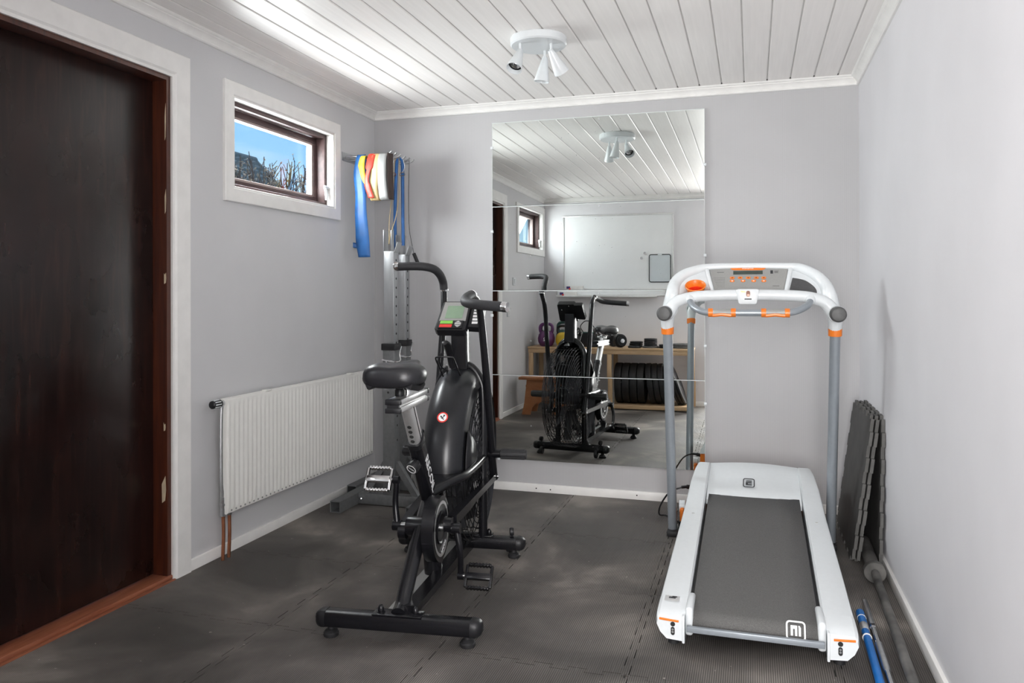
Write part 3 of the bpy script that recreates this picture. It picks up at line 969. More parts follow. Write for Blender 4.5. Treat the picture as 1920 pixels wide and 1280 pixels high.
strip('exercise_band', [(-2.060, 4.06, 1.85), (-2.064, 4.055, 1.93), (-2.068, 4.03, ZP + 0.002), (-2.070, 4.005, 1.93), (-2.078, 3.99, 1.86), (-2.088, 3.985, 1.80), (-2.075, 3.985, 1.745), (-2.058, 3.985, 1.700)], 0.046, M_SALMON, 'bright red band with a twisted lower end', 'exercise band', group=G, taper=lambda t: 1.0 if t < 0.55 else (0.55 if t < 0.75 else 0.8))
strip('exercise_band', [(-2.045, 4.058, 1.70), (-2.042, 4.055, 1.90), (-2.040, 4.03, ZP), (-2.040, 4.002, 1.92), (-2.046, 3.995, 1.82), (-2.050, 3.995, 1.75), (-2.045, 3.998, 1.695), (-2.044, 4.02, 1.688), (-2.044, 4.05, 1.70)], 0.052, M_CREAM, 'cream coloured band loop between the red and silver ones', 'exercise band', group=G)
strip('exercise_band', [(-1.988, 4.058, 1.70), (-1.996, 4.055, 1.90), (-1.999, 4.03, ZP), (-1.999, 4.000, 1.92), (-1.998, 3.993, 1.82), (-1.992, 3.993, 1.75), (-1.986, 3.996, 1.700), (-1.985, 4.02, 1.688), (-1.986, 4.05, 1.70)], 0.052, M_GREYBAND, 'silver grey band loop hanging at the prong tip', 'exercise band', group=G)
strip('exercise_band', [(-1.962, 4.030, ZP), (-1.964, 4.030, 1.92), (-1.962, 4.028, 1.82), (-1.958, 4.028, 1.74), (-1.958, 4.03, 1.692)], 0.050, M_BROWNBAND, 'dark brown band edge-on behind the silver one', 'exercise band', group=G, wdir=(0.25, 0.97, 0))
# tube resistance band with carabiners
tb = empty('resistance_tube', (-1.98, 4.21, 1.95), 'blue rubber tube expander with metal clips hanging behind the bands', 'resistance tube')
MB().tube(smooth_path([(-2.012, 4.205, 1.40), (-2.018, 4.205, 1.60), (-2.010, 4.205, 1.85), (-2.006, 4.208, 1.93), (-1.997, 4.21, 1.953), (-1.985, 4.212, 1.953), (-1.973, 4.212, 1.93), (-1.971, 4.212, 1.80), (-1.970, 4.212, 1.60), (-1.968, 4.212, 1.442)], 6), 0.0095, 10).build('tube', M_BLUE, tb)
for xx, zz, s in ((-2.022, 1.86, 1), (-1.962, 1.86, -1)):
    b = MB()
    pts = [(xx + 0.018 * math.cos(a), 4.19, zz + 0.010 * math.sin(a)) for a in [2 * PI * k / 16 for k in range(16)]]
    b.tube(pts, 0.0025, 6, ring=True)
    b.tube(smooth_path([(xx, 4.19, zz + 0.01), (xx - 0.012 * s, 4.195, zz + 0.04), (xx, 4.20, zz + 0.085)], 4), 0.0022, 6)
    b.build('carabiner', M_CHROME, tb)
wl = empty('jump_rope', (-2.0, 4.15, 1.70), 'thin pale wire skipping rope dangling below the silver band', 'jump rope')
MB().tube(smooth_path([(-1.992, 4.145, 1.95), (-1.996, 4.14, 1.80), (-2.004, 4.12, 1.66), (-1.998, 4.09, 1.58), (-1.985, 4.06, 1.50), (-1.981, 4.05, 1.44), (-1.976, 4.06, 1.50), (-1.962, 4.10, 1.60), (-1.955, 4.13, 1.75), (-1.965, 4.15, 1.953)], 6), 0.0017, 6).build('wire', M_CREAM, wl)
b = MB().tube([(-1.940, 4.30, 1.40), (-1.900, 4.31, 1.30)], 0.011, 10)
pr_ = b.build('rope_handle', M_RUBBER)
dp = empty('rope_with_handle', (-1.93, 4.30, 1.95), 'thin dark cord with a black handle hanging by the back wall', 'jump rope')
pr_.parent = dp
pr_.matrix_parent_inverse = mat_world(dp).inverted()
MB().tube(smooth_path([(-1.955, 4.27, 1.955), (-1.962, 4.275, 1.75), (-1.960, 4.28, 1.55), (-1.940, 4.30, 1.40)], 6), 0.0015, 6).build('cord', M_BLACKM, dp)

# ------------------------------------------------------------------ spare foam tiles leaning on the right wall
def spare(name, M, label, n=11):
    s = 0.615
    b = MB()
    poly = []
    for side in range(4):
        pts = []
        st_ = s / n
        for k in range(n):
            o_ = 0.010 if k % 2 else -0.010
            pts += [(k * st_ - 0.002 * (1 if k % 2 else -1), o_), ((k + 1) * st_ + 0.002 * (1 if k % 2 else -1), o_)]
        pts[0] = (0.0, -0.010)
        ang = side * PI / 2
        for x, y in pts[:-1]:
            x_, y_ = x - s / 2, -(y + s / 2)
            poly.append((x_ * math.cos(ang) - y_ * math.sin(ang), x_ * math.sin(ang) + y_ * math.cos(ang)))
    b.prism(poly, Matrix(), 0.013)
    o = b.build(name, [M_FOAM, M_FOAMEDGE], smooth=0)
    for p_ in o.data.polygons:
        p_.material_index = 0 if abs(p_.normal.z) > 0.7 else 1
    o.matrix_world = M
    o.location, o.rotation_euler = M.translation, M.to_euler()
    return tag(o, label, 'floor tile', 'spare foam tiles leaning on the right wall')
def lean(y0, xb, xt, h, yaw=0.0):
    # bottom edge at xb, top edge at xt against the wall; near lower corner at y0
    up = Vector((xt - xb, 0, h)).normalized()
    ax = Vector((math.sin(yaw), math.cos(yaw), 0))
    nrm = ax.cross(up).normalized()     # towards the room or the wall
    if nrm.x > 0:
        nrm = -nrm
    up = nrm.cross(ax) if nrm.cross(ax).z > 0 else -nrm.cross(ax)
    M = Matrix((ax, up, ax.cross(up))).transposed().to_4x4()
    M.translation = Vector((xb, y0, 0.0)) + ax * 0.317 + up * 0.3185
    return M
spare('foam_tile', lean(3.60, 0.402, 0.482, 0.61), 'front spare dark foam tile leaning on the right wall, facing the treadmill')
spare('foam_tile', lean(3.585, 0.420, 0.500, 0.61), 'middle spare foam tile sandwiched in the leaning stack')
spare('foam_tile', lean(3.56, 0.505, 0.5175, 0.61), 'rear spare foam tile standing almost flat against the right wall')

# ------------------------------------------------------------------ bars on the floor by the right wall
def bar_dir(p0, p1):
    return Vector(p0), Vector(p1), (Vector(p1) - Vector(p0)).normalized()
bb = empty('barbell', (0.43, 2.9, 0), 'worn grey olympic barbell lying along the right wall', 'barbell')
p0, p1, d = bar_dir((0.466, 3.42, 0.043), (0.4327, 2.20, 0.0350))
MB().cyl(p0, p1 + d * 0.35, 0.0155, seg=18).build('shaft', M_IRON, bb)
MB().lathe([(0.0001, 0.0), (0.0270, 0.0), (0.0270, 0.36), (0.032, 0.375), (0.0415, 0.378), (0.0425, 0.384), (0.0425, 0.404), (0.040, 0.409), (0.0145, 0.410)], frame(p0 - d * 0.375 - Vector((0, 0, 0.0)), d), 30).build('sleeve', M_IRON, bb)
cb = empty('threaded_bar', (0.39, 2.8, 0), 'short chrome dumbbell bar with star nut between the blue bar and the barbell', 'barbell')
p0, p1, d = bar_dir((0.397, 3.15, 0.0125), (0.386, 2.42, 0.0125))
MB().lathe([(0.0001, 0), (0.0085, 0.0), (0.0098, 0.003), (0.0098, 0.235), (0.0001, 0.235)], frame(p0, d), 8).build('threaded_end', M_STEEL, cb)
MB().lathe([(0.0098, 0.225), (0.0118, 0.228), (0.0122, 0.236), (0.0118, 0.252), (0.0098, 0.256)], frame(p0, d), 6).build('star_nut', M_CHROME, cb)
MB().cyl(p0 + d * 0.235, p0 + d * 0.37, 0.0092, seg=18).build('smooth_shaft', M_CHROME, cb)
MB().lathe([(0.0092, 0.37), (0.0120, 0.373), (0.0120, 0.565), (0.0092, 0.570)], frame(p0, d), 18).build('knurled_grip', M_STEEL, cb)
MB().cyl(p0 + d * 0.57, p0 + d * 0.80, 0.0092, seg=18).build('smooth_shaft', M_CHROME, cb)
ub = empty('body_bar', (0.36, 2.7, 0), 'blue lacquered bar with silver bands lying beside the treadmill', 'exercise bar')
p0, p1, d = bar_dir((0.366, 3.03, 0.0152), (0.352, 2.30, 0.0152))
MB().lathe([(0.0001, 0), (0.010, 0.001), (0.0142, 0.006), (0.0142, 0.115), (0.0001, 0.116)], frame(p0, d), 20).build('end_grip', M_BLUEBAR, ub)
MB().lathe([(0.0126, 0.11), (0.0148, 0.118), (0.0148, 0.165), (0.0126, 0.17)], frame(p0, d), 20).build('silver_ring', M_SILVER, ub)
MB().cyl(p0 + d * 0.11, p0 + d * 0.72, 0.0128, seg=20).build('tube', M_BLUEBAR, ub)
for q in (0.055, 0.215):
    MB().lathe([(0.0126, q), (0.0151, q + 0.002), (0.0151, q + 0.006), (0.0126, q + 0.008)], frame(p0, d), 20).build('white_band', M_PRINTW, ub)
# ------------------------------------------------------------------ treadmill
def cut(o, cutter):
    md = o.modifiers.new('cut', 'BOOLEAN')
    md.operation = 'DIFFERENCE'
    md.object = cutter
    md.solver = 'EXACT'
    dg = bpy.context.evaluated_depsgraph_get()
    me = bpy.data.meshes.new_from_object(o.evaluated_get(dg))
    o.modifiers.clear()
    me.name = o.name
    o.data = me
    bpy.data.objects.remove(cutter)

tm = empty('treadmill', (-0.005, 3.3, 0), 'white treadmill with orange accents and grey belt in front of the mirror', 'treadmill')
TC = 0.004
def railz(y):
    K = [(2.66, 0.136), (3.45, 0.226), (3.56, 0.243), (3.72, 0.288), (3.86, 0.318), (3.965, 0.322), (4.0, 0.300)]
    for (a, za), (b, zb) in zip(K, K[1:]):
        if y <= b:
            return za + (zb - za) * (y - a) / (b - a)
    return K[-1][1]
for s in (-1, 1):
    b = MB()
    secs = []
    for y, xi, xo in ((2.66, .206, .303), (3.0, .206, .298), (3.45, .206, .289), (3.56, .206, .287), (3.72, .204, .280), (3.86, .202, .270), (3.965, .200, .262), (4.0, .198, .256)):
        z = railz(y)
        secs.append([(TC + s * x, y, zz) for x, zz in ((xi, z - .070), (xi, z - .007), (xi + .006, z), (xo - .014, z), (xo - .004, z - .004), (xo, z - .014), (xo, z - .085))])
    b.loft(secs)
    b.build('side_rail', M_WHITEPL, tm, smooth=25)
    MB().cyl((TC + s * .245, 3.40, railz(3.40) - .0005), (TC + s * .245, 3.40, railz(3.40) + .0012), 0.006, seg=14).build('screw_cover', M_LABEL, tm)
    # rear end cap
    e = MB()
    secs = []
    for y, zt, dx in ((2.662, .137, .001), (2.60, .130, .002), (2.572, .124, .002), (2.556, .116, 0), (2.549, .106, -.002)):
        secs.append([(TC + s * x, y, z) for x, z in ((.212, .040), (.212, zt), (.292, zt), (.300 + dx, zt - .006), (.303 + dx, zt - .018), (.303 + dx, .088), (.292 + dx, .064), (.270, .044))])
    e.loft(secs)
    cap = e.build('end_cap', M_WHITEPL, tm, smooth=25)
    MB().bx(TC + s * .212, TC + s * .221, 2.545, 2.575, 0.034, 0.122, 0.003).build('cap_flange', M_WHITEPL, cap)
    MB().bx(TC + s * .188, TC + s * .213, 2.570, 2.715, 0.050, 0.141, 0.010, 3).build('cap_ear', M_WHITEPL, cap)
    MB().box((TC + s * .262, 2.5485, .1045), (.062, .004, .007), Matrix.Rotation(s * R(-3), 3, 'Y'), .001).build('accent_slot', M_ORANGE, cap)
    hb = MB().cyl((TC + s * .250, 2.550, .092), (TC + s * .250, 2.5478, .092), .0075, seg=16)
    hb.cyl((TC + s * .250, 2.550, .077), (TC + s * .250, 2.5480, .077), .0062, seg=16).cyl((TC + s * .250, 2.550, .063), (TC + s * .250, 2.5480, .063), .0062, seg=16).bx(TC + s * .2438, TC + s * .2562, 2.5482, 2.55, .063, .077)
    hb.build('screw_hole', M_DARKGAP, cap)
    MB().cyl((TC + s * .250, 2.549, .067), (TC + s * .250, 2.5475, .067), .0035, seg=10).cyl((TC + s * .250, 2.549, .075), (TC + s * .250, 2.5475, .075), .0035, seg=10).build('screw_head', M_STEEL, cap)
    MB().cyl((TC + s * .255, 2.63, 0.0), (TC + s * .255, 2.63, 0.05), .018, seg=16).build('rubber_foot', M_RUBBER, tm)
    MB().bx(TC + s * .185, TC + s * .215, 2.60, 3.92, .055, .10, .003).build('frame_rail', M_BLACK, tm)
MB().bx(TC - .285 + .0, TC - .237, 2.628, 2.680, .1355, .1372).build('warning_label', M_LABEL, tm, smooth=0)
wl_ = MB().bx(TC - .272, TC - .250, 2.646, 2.660, .1372, .1378).bx(TC - .262, TC - .246, 2.656, 2.667, .1372, .1378)
wl_.build('label_print', M_PRINTK, bpy.data.objects['warning_label'], smooth=0)
bpy.data.objects['warning_label'].parent = tm
d0 = MB().loft([[(TC - .206, 2.62, .085), (TC + .206, 2.62, .085), (TC + .206, 2.62, .115), (TC - .206, 2.62, .115)], [(TC - .206, 3.90, .18), (TC + .206, 3.90, .18), (TC + .206, 3.90, .20), (TC - .206, 3.90, .20)]])
d0.build('deck', M_BLACKM, tm, smooth=0)
rows = []
path = [(3.76, railz(3.45) - .012 + .0274)] + [(3.45 - .79 * k / 8, railz(3.45 - .79 * k / 8) - .010) for k in range(9)]
yc, zc_, rr = 2.612, path[-1][1] - .0405, .036
for k in range(15):
    a = R(83 - k * 12)
    path.append((yc - rr * math.cos(a), zc_ + rr * math.sin(a)))
path[0] = (3.76, path[1][1] + .31 * .116)
for y, z in path:
    rows.append([(TC + x, y, z) for x in (-.194, -.1, 0, .1, .194)])
belt = MB().sheet(rows).build('running_belt', M_BELT, tm, smooth=60, thick=.003)
MB().bx(TC - .206, TC + .206, 2.540, 2.556, .074, .092, .002).build('rear_bar', M_GREYPOST, tm)
MB().cyl((TC - .2, yc, zc_), (TC + .2, yc, zc_), .032, seg=20).build('rear_roller', M_STEEL, tm)

# motor hood: sloped face between the two rising rails
b = MB()
secs = []
for y, z, dz in ((3.622, .226, .010), (3.628, .232, .003), (3.74, .262, 0), (3.88, .297, 0), (3.955, .315, 0), (3.985, .316, -.01), (4.005, .295, -.02)):
    secs.append([(TC - .203, y, z - .03 + dz)] + [(TC - .203 + .406 * k / 8, y, z + .012 * math.sin(PI * k / 8) * min(1, (y - 3.62) * 5)) for k in range(9)] + [(TC + .203, y, z - .03 + dz)])
b.loft(secs)
hood = b.build('motor_hood', M_WHITEPL, tm, smooth=30)
b = MB()
secs = []
for z, w, yb, ya in ((.045, .285, 4.080, 3.95), (.060, .296, 4.092, 3.94), (.215, .292, 4.094, 3.94), (.262, .270, 4.075, 3.95), (.288, .235, 4.04, 3.96)):
    secs.append([(TC - w, ya, z), (TC + w, ya, z), (TC + w, yb - .02, z), (TC + w - .02, yb, z), (TC - w + .02, yb, z), (TC - w, yb - .02, z)])
b.loft(secs)
b.build('rear_shell', M_ORANGE, tm, smooth=30)
b = MB()
b.loft([[(TC - w, ya, z), (TC + w, ya, z), (TC + w, yb, z), (TC - w, yb, z)] for z, w, ya, yb in ((.222, .294, 3.96, 4.092), (.268, .272, 3.97, 4.074), (.303, .245, 3.985, 4.035))])
b.build('hood_back', M_WHITEPL, tm, smooth=30)
gr = MB()
for k in range(5):
    gr.bx(TC - .20, TC - .06, 4.083, 4.088, .11 + .028 * k, .122 + .028 * k, .002).bx(TC + .06, TC + .20, 4.083, 4.088, .11 + .028 * k, .122 + .028 * k, .002)
gr.bx(TC - .225, TC - .215, 4.080, 4.090, .09, .25, .003).bx(TC + .215, TC + .225, 4.080, 4.090, .09, .25, .003)
gr.build('vent_slat', M_BLACKM, tm, kind='stuff')

def emblem(name, M, s, col_a, parent, fill=None):
    # rounded square outline holding a blocky letter E
    def rr_(w, r, n=5):
        out = []
        for cx, cy, a0 in ((1, 1, 0), (-1, 1, 90), (-1, -1, 180), (1, -1, 270)):
            for k in range(n + 1):
                a = R(a0 + 90 * k / n)
                out.append((cx * (w - r) + r * math.cos(a), cy * (w - r) + r * math.sin(a)))
        return out
    b = MB()
    o_, i_ = rr_(s / 2, s * .2), rr_(s / 2 - s * .085, s * .13)
    n = len(o_)
    for k in range(n):
        k2 = (k + 1) % n
        b._faces([M @ Vector((*p, .0005)) for p in (o_[k], o_[k2], i_[k2], i_[k])], [(0, 1, 2, 3)])
    q = s * .26
    t = s * .115
    for poly in ([(-q, -q), (q, -q), (q, -q + t), (-q + t * 1.5, -q + t), (-q + t * 1.5, q * .28), (-q, q * .28)],
                 [(-q + t * 1.5, q * .28 - t), (q, q * .28 - t), (q, q * .28), (-q + t * 1.5, q * .28)],
                 [(-q, q - t * 1.2), (-q * .6, q - t), (q, q - t), (q, q), (-q * .6, q), (-q, q - t * .5)]):
        b._faces([M @ Vector((*p, .0005)) for p in poly], [tuple(range(len(poly)))])
    return b.build(name, col_a, parent, smooth=0, recalc=False)
sl = Vector((0, 1, .25)).normalized()
nv = Vector((0, -sl.z, sl.y))
emblem('emblem', frame((-.016, 3.764, .2800), nv, (1, 0, 0)) @ Matrix.Diagonal((1, 1.7, 1, 1)), .052, M_PRINTK, hood)
a = R(30)
eM = frame((.128, yc - .0385 * math.cos(a), zc_ + .0385 * math.sin(a)), (0, -math.cos(a), math.sin(a)), (0, -math.sin(a), -math.cos(a)))
emblem('emblem', eM, .058, M_PRINTW, belt)

# posts, base and side brackets
for s, xp in ((-1, -.365), (1, .337)):
    MB().tube([(xp + s * .002, 3.815, .012), (xp + s * .001, 3.70, .48), (xp, 3.572, .985)], .0215, 18, up=(0, 1, 0), flat=1.25).build('post', M_GREYPOST, tm)
    MB().lathe([(.0225, 0), (.0275, .002), (.0285, .032), (.024, .036)], frame((xp, 3.5735, .972), (0, -.12, 1)), 24).build('post_collar', M_ORANGE, tm)
    MB().bx(xp - .026, xp + .026, 3.755, 3.885, 0, .028, .008).build('base_foot', M_RUBBER, tm)
    MB().cyl((xp + s * .0225, 3.795, .075), (xp + s * .0225, 3.795, .075), .001)
    pb = MB().cyl((xp - .004, 3.785 , .085), (xp - .004, 3.774, .085), .0085, seg=14)
    pb.build('post_bolt', M_BLACKM, tm)
    br_ = MB().bx(xp - s * .030, xp - s * .054, 3.82, 3.90, .03, .125, .011, 3)
    br_.build('bracket_cover', M_ORANGE, tm)
    MB().cyl((xp - s * .026, 3.86, .125), (xp - s * .054, 3.86, .125), .028, seg=20).build('pivot_cover', M_WHITEPL, tm)
MB().bx(-.34, .315, 3.82, 3.87, .02, .06, .004).build('base_bar', M_BLACK, tm)

# console head: a white arch, a front cross bar and a grey display panel on a tilted plane
PV = Vector((0, .6606, .7507))
PN = Vector((0, -.7507, .6606))
PO = Vector((0, 3.54, 1.155))
def pp(u, v, n=0):
    return Vector((u, 0, 0)) + PO + PV * v + PN * n
arch = [(-.340, .0), (-.333, .060), (-.300, .110), (-.252, .138), (-.190, .157), (-.02, .161), (.152, .156), (.206, .145), (.262, .104), (.297, .050), (.310, -.005)]
pts = [Vector((-.366, 3.572, .990)), Vector((-.364, 3.556, 1.045)), Vector((-.352, 3.548, 1.10))] + [pp(*q) for q in arch] + [Vector((.322, 3.548, 1.10)), Vector((.335, 3.556, 1.045)), Vector((.337, 3.572, .990))]
rad = [.026, .030, .031, .029, .026, .024, .021, .017, .015, .017, .021, .024, .026, .029, .031, .030, .026]
P2 = smooth_path(pts, 5)
r2 = []
for i in range(len(P2)):
    t = i / 5
    k = min(int(t), len(rad) - 2)
    r2.append(rad[k] + (rad[k + 1] - rad[k]) * (t - k))
MB().tube(P2, r2, 18, up=(1, 0, 0)).build('console_arch', M_WHITEPL, tm, smooth=60)
pl_ = [(-.335, -.012)] + arch[1:-1] + [(.307, -.012)]
sh_plate = MB().prism([(u, v) for u, v in pl_], Matrix((Vector((1, 0, 0)), PV, PN)).transposed().to_4x4(), .016)
sh_plate.bm.transform(Matrix.Translation(PO - PN * .022))
plate = sh_plate.build('console_shell', M_WHITEPL, tm, smooth=30)
CA = Vector((0, -.55, .835)).normalized()
CC = pp(-.241, .034)
cutter = MB().cyl(CC - CA * .3, CC + CA * .3, .0405, seg=40).build('cutter', M_WHITEPL)
cut(plate, cutter)
cup = MB().lathe([(.0001, -.052), (.030, -.052), (.036, -.03), (.040, 0), (.0445, .001), (.046, .006), (.044, .009), (.0395, .006), (.036, -.022), (.030, -.044), (.0001, -.046)], frame(CC + CA * .006, CA, (1, 0, 0)), 36)
cup.mi = 1
for f in cup.bm.faces:
    c_ = f.calc_center_median() - CC
    ax_ = c_.dot(CA)
    f.material_index = 1 if ax_ < -.002 and (c_ - CA * ax_).length < .0375 else 0
cup.build('cup_holder', [M_ORANGE, M_RED], tm, smooth=50)
tr_ = smooth_path([(.263, .000, 0), (.262, .020, 0), (.250, .045, 0), (.222, .074, 0), (.194, .086, 0), (.168, .092, 0)], 4)
poly = [(p.x, p.y) for p in tr_] + [(.152, .012), (.200, .004)]
tb_ = MB().prism(poly, Matrix((Vector((1, 0, 0)), PV, PN)).transposed().to_4x4(), .004)
tb_.bm.transform(Matrix.Translation(PO - PN * .006))
tb_.build('storage_tray', M_TRAY, tm, smooth=0)
pm = Matrix((Vector((1, 0, 0)), PV, PN)).transposed().to_4x4()
def onpanel(name, poly, n0, h, m, parent, bev=0):
    b = MB().prism(poly, pm, h, bev)
    b.bm.transform(Matrix.Translation(PO + PN * n0))
    return b.build(name, m, parent, smooth=0)
panel = onpanel('display_panel', [(-.186, .150), (-.178, .154), (.144, .153), (.151, .148), (.130, .014), (-.158, .014)], -.006, .010, M_PANEL, tm)
for q in (((-.199, .158), (-.166, .006)), ((.165, .156), (.139, .006))):
    MB().tube([pp(*q[0], .002), pp(*q[1], .002)], .0095, 12).build('panel_rib', M_WHITEPL, tm)
MB().tube([pp(-.20, .158, .002), pp(-.02, .160, .002), pp(.165, .157, .002)], .0085, 12).build('panel_rib', M_WHITEPL, tm)
onpanel('brand_strip', [(-.098, .151), (.063, .150), (.050, .136), (.040, .133), (-.075, .134), (-.086, .137)], .004, .0012, M_ORANGE, panel)
onpanel('lcd_window', [(-.080, .108), (.045, .109), (.045, .130), (-.080, .129)], .004, .001, M_LCDD, panel)
for i, (u, v) in enumerate([(-.084, .088), (-.050, .088), (-.016, .0875), (.018, .0875), (.049, .087), (-.084, .069), (-.038, .069), (.007, .0685), (.049, .068)]):
    bt = onpanel('button', [(u + .0105 * math.cos(2 * PI * k / 14), v + .0068 * math.sin(2 * PI * k / 14)) for k in range(14)], .004, .0016, M_ORANGE, panel)
    onpanel('button_print', [(u - .0035, v - .002), (u + .0035, v - .002), (u + .0035, v + .002), (u - .0035, v + .002)], .0056, .0004, M_PRINTW if i > 4 else M_PRINTK, bt)
onpanel('socket_print', [(.077, .112), (.088, .112), (.088, .131), (.077, .131)], .004, .0008, M_PRINTK, panel)
tl = MB()
for k in range(7):
    tl.prism([(-.165 + .003 * k, .088 - .009 * k), (-.115, .088 - .009 * k), (-.115, .0887 - .009 * k), (-.165 + .003 * k, .0887 - .009 * k)], pm, .0004)
for u, v, w in ((.094, .126, .018), (.094, .121, .014), (.094, .116, .016), (.085, .038, .028), (-.150, .121, .030)):
    tl.prism([(u, v), (u + w, v), (u + w, v + .0022), (u, v + .0022)], pm, .0004)
tl.bm.transform(Matrix.Translation(PO + PN * .004))
tl.build('panel_print', M_TRAY, panel, smooth=0)
TM = frame(pp(-.018, .1425, .0054), PN, (1, 0, 0))
text('brand_text', 'ENERGETICS', .0085, TM, M_PRINTW, panel)
# front cross bar
cbp = smooth_path([(-.352, 3.515, 1.075), (-.318, 3.508, 1.118), (-.245, 3.500, 1.140), (-.13, 3.494, 1.147), (-.018, 3.492, 1.1485), (.10, 3.494, 1.147), (.215, 3.500, 1.140), (.288, 3.508, 1.118), (.324, 3.515, 1.078)], 6)
nc = len(cbp)
MB().tube(cbp, [.0235 + .008 * abs(2 * i / (nc - 1) - 1) ** 4 for i in range(nc)], 18, up=(0, 0, 1)).build('cross_bar', M_WHITEPL, tm, smooth=60)
k_ = MB().prism([(-.068, 1.170), (-.056, 1.174), (.020, 1.174), (.030, 1.170), (.020, 1.112), (.012, 1.108), (-.048, 1.108), (-.056, 1.112)], frame((0, 3.505, 0), (0, -1, 0), (1, 0, 0)), .040, .006)
# frame() gives local y = z cross x = (0,-1,0)x(1,0,0) = +Z
key = k_.build('key_module', M_WHITEPL, tm, smooth=30)
def oval(cx, cz, w, h, n=20):
    return [(cx + w * math.copysign(abs(math.cos(2 * PI * k / n)) ** .7, math.cos(2 * PI * k / n)), cz + h * math.copysign(abs(math.sin(2 * PI * k / n)) ** .7, math.sin(2 * PI * k / n))) for k in range(n)]
fy = frame((0, 3.4652, 0), (0, -1, 0), (1, 0, 0))
MB().prism(oval(-.016, 1.153, .0085, .013), fy, .0012).build('key_slot', mat('key_slot_brown', (.25, .10, .06), .5, noise=(60, .1)), key, smooth=0)
MB().prism(oval(-.0155, 1.147, .006, .0055), fy, .002).build('key_tab', mat('key_tab_pink', (.62, .40, .30), .5, noise=(60, .1)), key, smooth=0)
MB().prism([(-.045, 1.160), (-.026, 1.158), (-.027, 1.164), (-.047, 1.166)], fy, .001).build('key_label', mat('label_yellow', (.75, .72, .35), .5, noise=(60, .1)), key, smooth=0)
MB().prism([(-.031, 1.128), (-.002, 1.128), (-.002, 1.1335), (-.031, 1.1335)], fy, .001).build('key_label', M_PRINTK, key, smooth=0)
# grey handlebar with pulse sensors
hbp = smooth_path([(-.262, 3.498, 1.135), (-.256, 3.470, 1.118), (-.241, 3.435, 1.098), (-.206, 3.395, 1.080), (-.160, 3.380, 1.0745), (-.018, 3.378, 1.0745), (.124, 3.380, 1.0755), (.176, 3.395, 1.083), (.214, 3.435, 1.101), (.230, 3.470, 1.119), (.236, 3.498, 1.135)], 6)
MB().tube(hbp, .0142, 16, up=(0, 0, 1)).build('handlebar', M_GREYPOST, tm, smooth=60)
for xs_ in (-.259, .233):
    MB().lathe([(.024, -.02), (.021, .012), (.0165, .020), (.0135, .021)], frame((xs_, 3.49, 1.130), (0.1 if xs_ < 0 else -.1, -.75, -.45)), 22).build('bar_socket', M_WHITEPL, tm)
for xa in (-.176, .036):
    sn = MB()
    for q in (0, .092):
        sn.cyl((xa + q, 3.3795, 1.0745), (xa + q + .019, 3.3795, 1.0745), .0185, seg=20)
    sn.tube(smooth_path([(xa + .018, 3.371, 1.064), (xa + .04, 3.370, 1.0665), (xa + .055, 3.370, 1.068), (xa + .07, 3.370, 1.0665), (xa + .093, 3.371, 1.064)], 4), .0085, 10)
    sno = sn.build('pulse_sensor', M_ORANGE, tm)
    MB().cyl((xa + .018, 3.378, 1.0755), (xa + .094, 3.378, 1.0755), .0152, seg=20).build('contact_plate', M_PANEL, sno)
for xp in (-.366, .337):
    MB().lathe([(.026, 0), (.0345, .004), (.0350, .085), (.0335, .092), (.028, .092)], frame((xp, 3.565, 1.068), (0, -1, 0)), 28).build('grip_socket', M_WHITEPL, tm)
    MB().lathe([(.0310, .0), (.0325, .004), (.0325, .038), (.031, .048), (.026, .055), (.016, .058), (.0001, .0585)], frame((xp, 3.475, 1.068), (0, -1, 0)), 28).build('grip_end', mat('grip_end_grey', (.085, .085, .085), .5, noise=(60, .1), bump=(200, .1, .001)), tm)
pcd = MB().tube(smooth_path([(-.290, 3.975, .190), (-.315, 3.965, .195), (-.345, 3.945, .190), (-.395, 3.955, .165), (-.445, 4.00, .085), (-.460, 4.07, .018), (-.432, 4.10, .006), (-.385, 4.06, .006), (-.350, 4.00, .006), (-.345, 4.10, .006), (-.30, 4.30, .006)], 7), .0042, 8).build('power_cord', M_BLACKM, tm)
MB().cyl((-.286, 3.977, .190), (-.312, 3.966, .194), .011, seg=12).cyl((-.312, 3.966, .194), (-.336, 3.953, .193), .0075, seg=12).build('plug', M_BLACKM, tm)

# ------------------------------------------------------------------ fan bike (local axes: x to its right, y forward, z up)
bk = empty('air_bike', (-1.13, 2.378, 0), 'black fan bike with moving handles standing in the middle of the room', 'exercise bike', rz=R(7))
lo = dict(local=True)
def stab(y, feet_dy=0):
    b = MB()
    prof = [(-.030, -.012), (-.026, -.024), (-.014, -.028), (.014, -.028), (.026, -.024), (.030, -.012), (.030, .008), (.024, .022), (.016, .026), (-.016, .026), (-.024, .022), (-.030, .008)]
    b.loft([[(x, y + p * k_s, .063 + q * k_s) for p, q in prof] for x, k_s in ((-.262, 1), (.262, 1))])
    o = b.build('stabilizer', M_BLACK, bk, smooth=40, **lo)
    for s in (-1, 1):
        e = MB()
        e.loft([[(s * x, y + p * k_s, .063 + q * k_s) for p, q in prof] for x, k_s in ((.250, 1.05), (.264, 1.05), (.276, .92), (.284, .70), (.288, .40))])
        e.build('end_cap', M_BLACKM, o, smooth=50, **lo)
        f = MB().lathe([(.0001, 0), (.024, 0), (.026, .004), (.026, .012), (.021, .016), (.022, .019), (.016, .023), (.012, .024), (.012, .04)], Matrix.Translation((s * .237, y, 0)), 24)
        f.build('levelling_foot', M_RUBBER, o, **lo)
    return o
rs_ = stab(-.005)
fs_ = stab(.872)
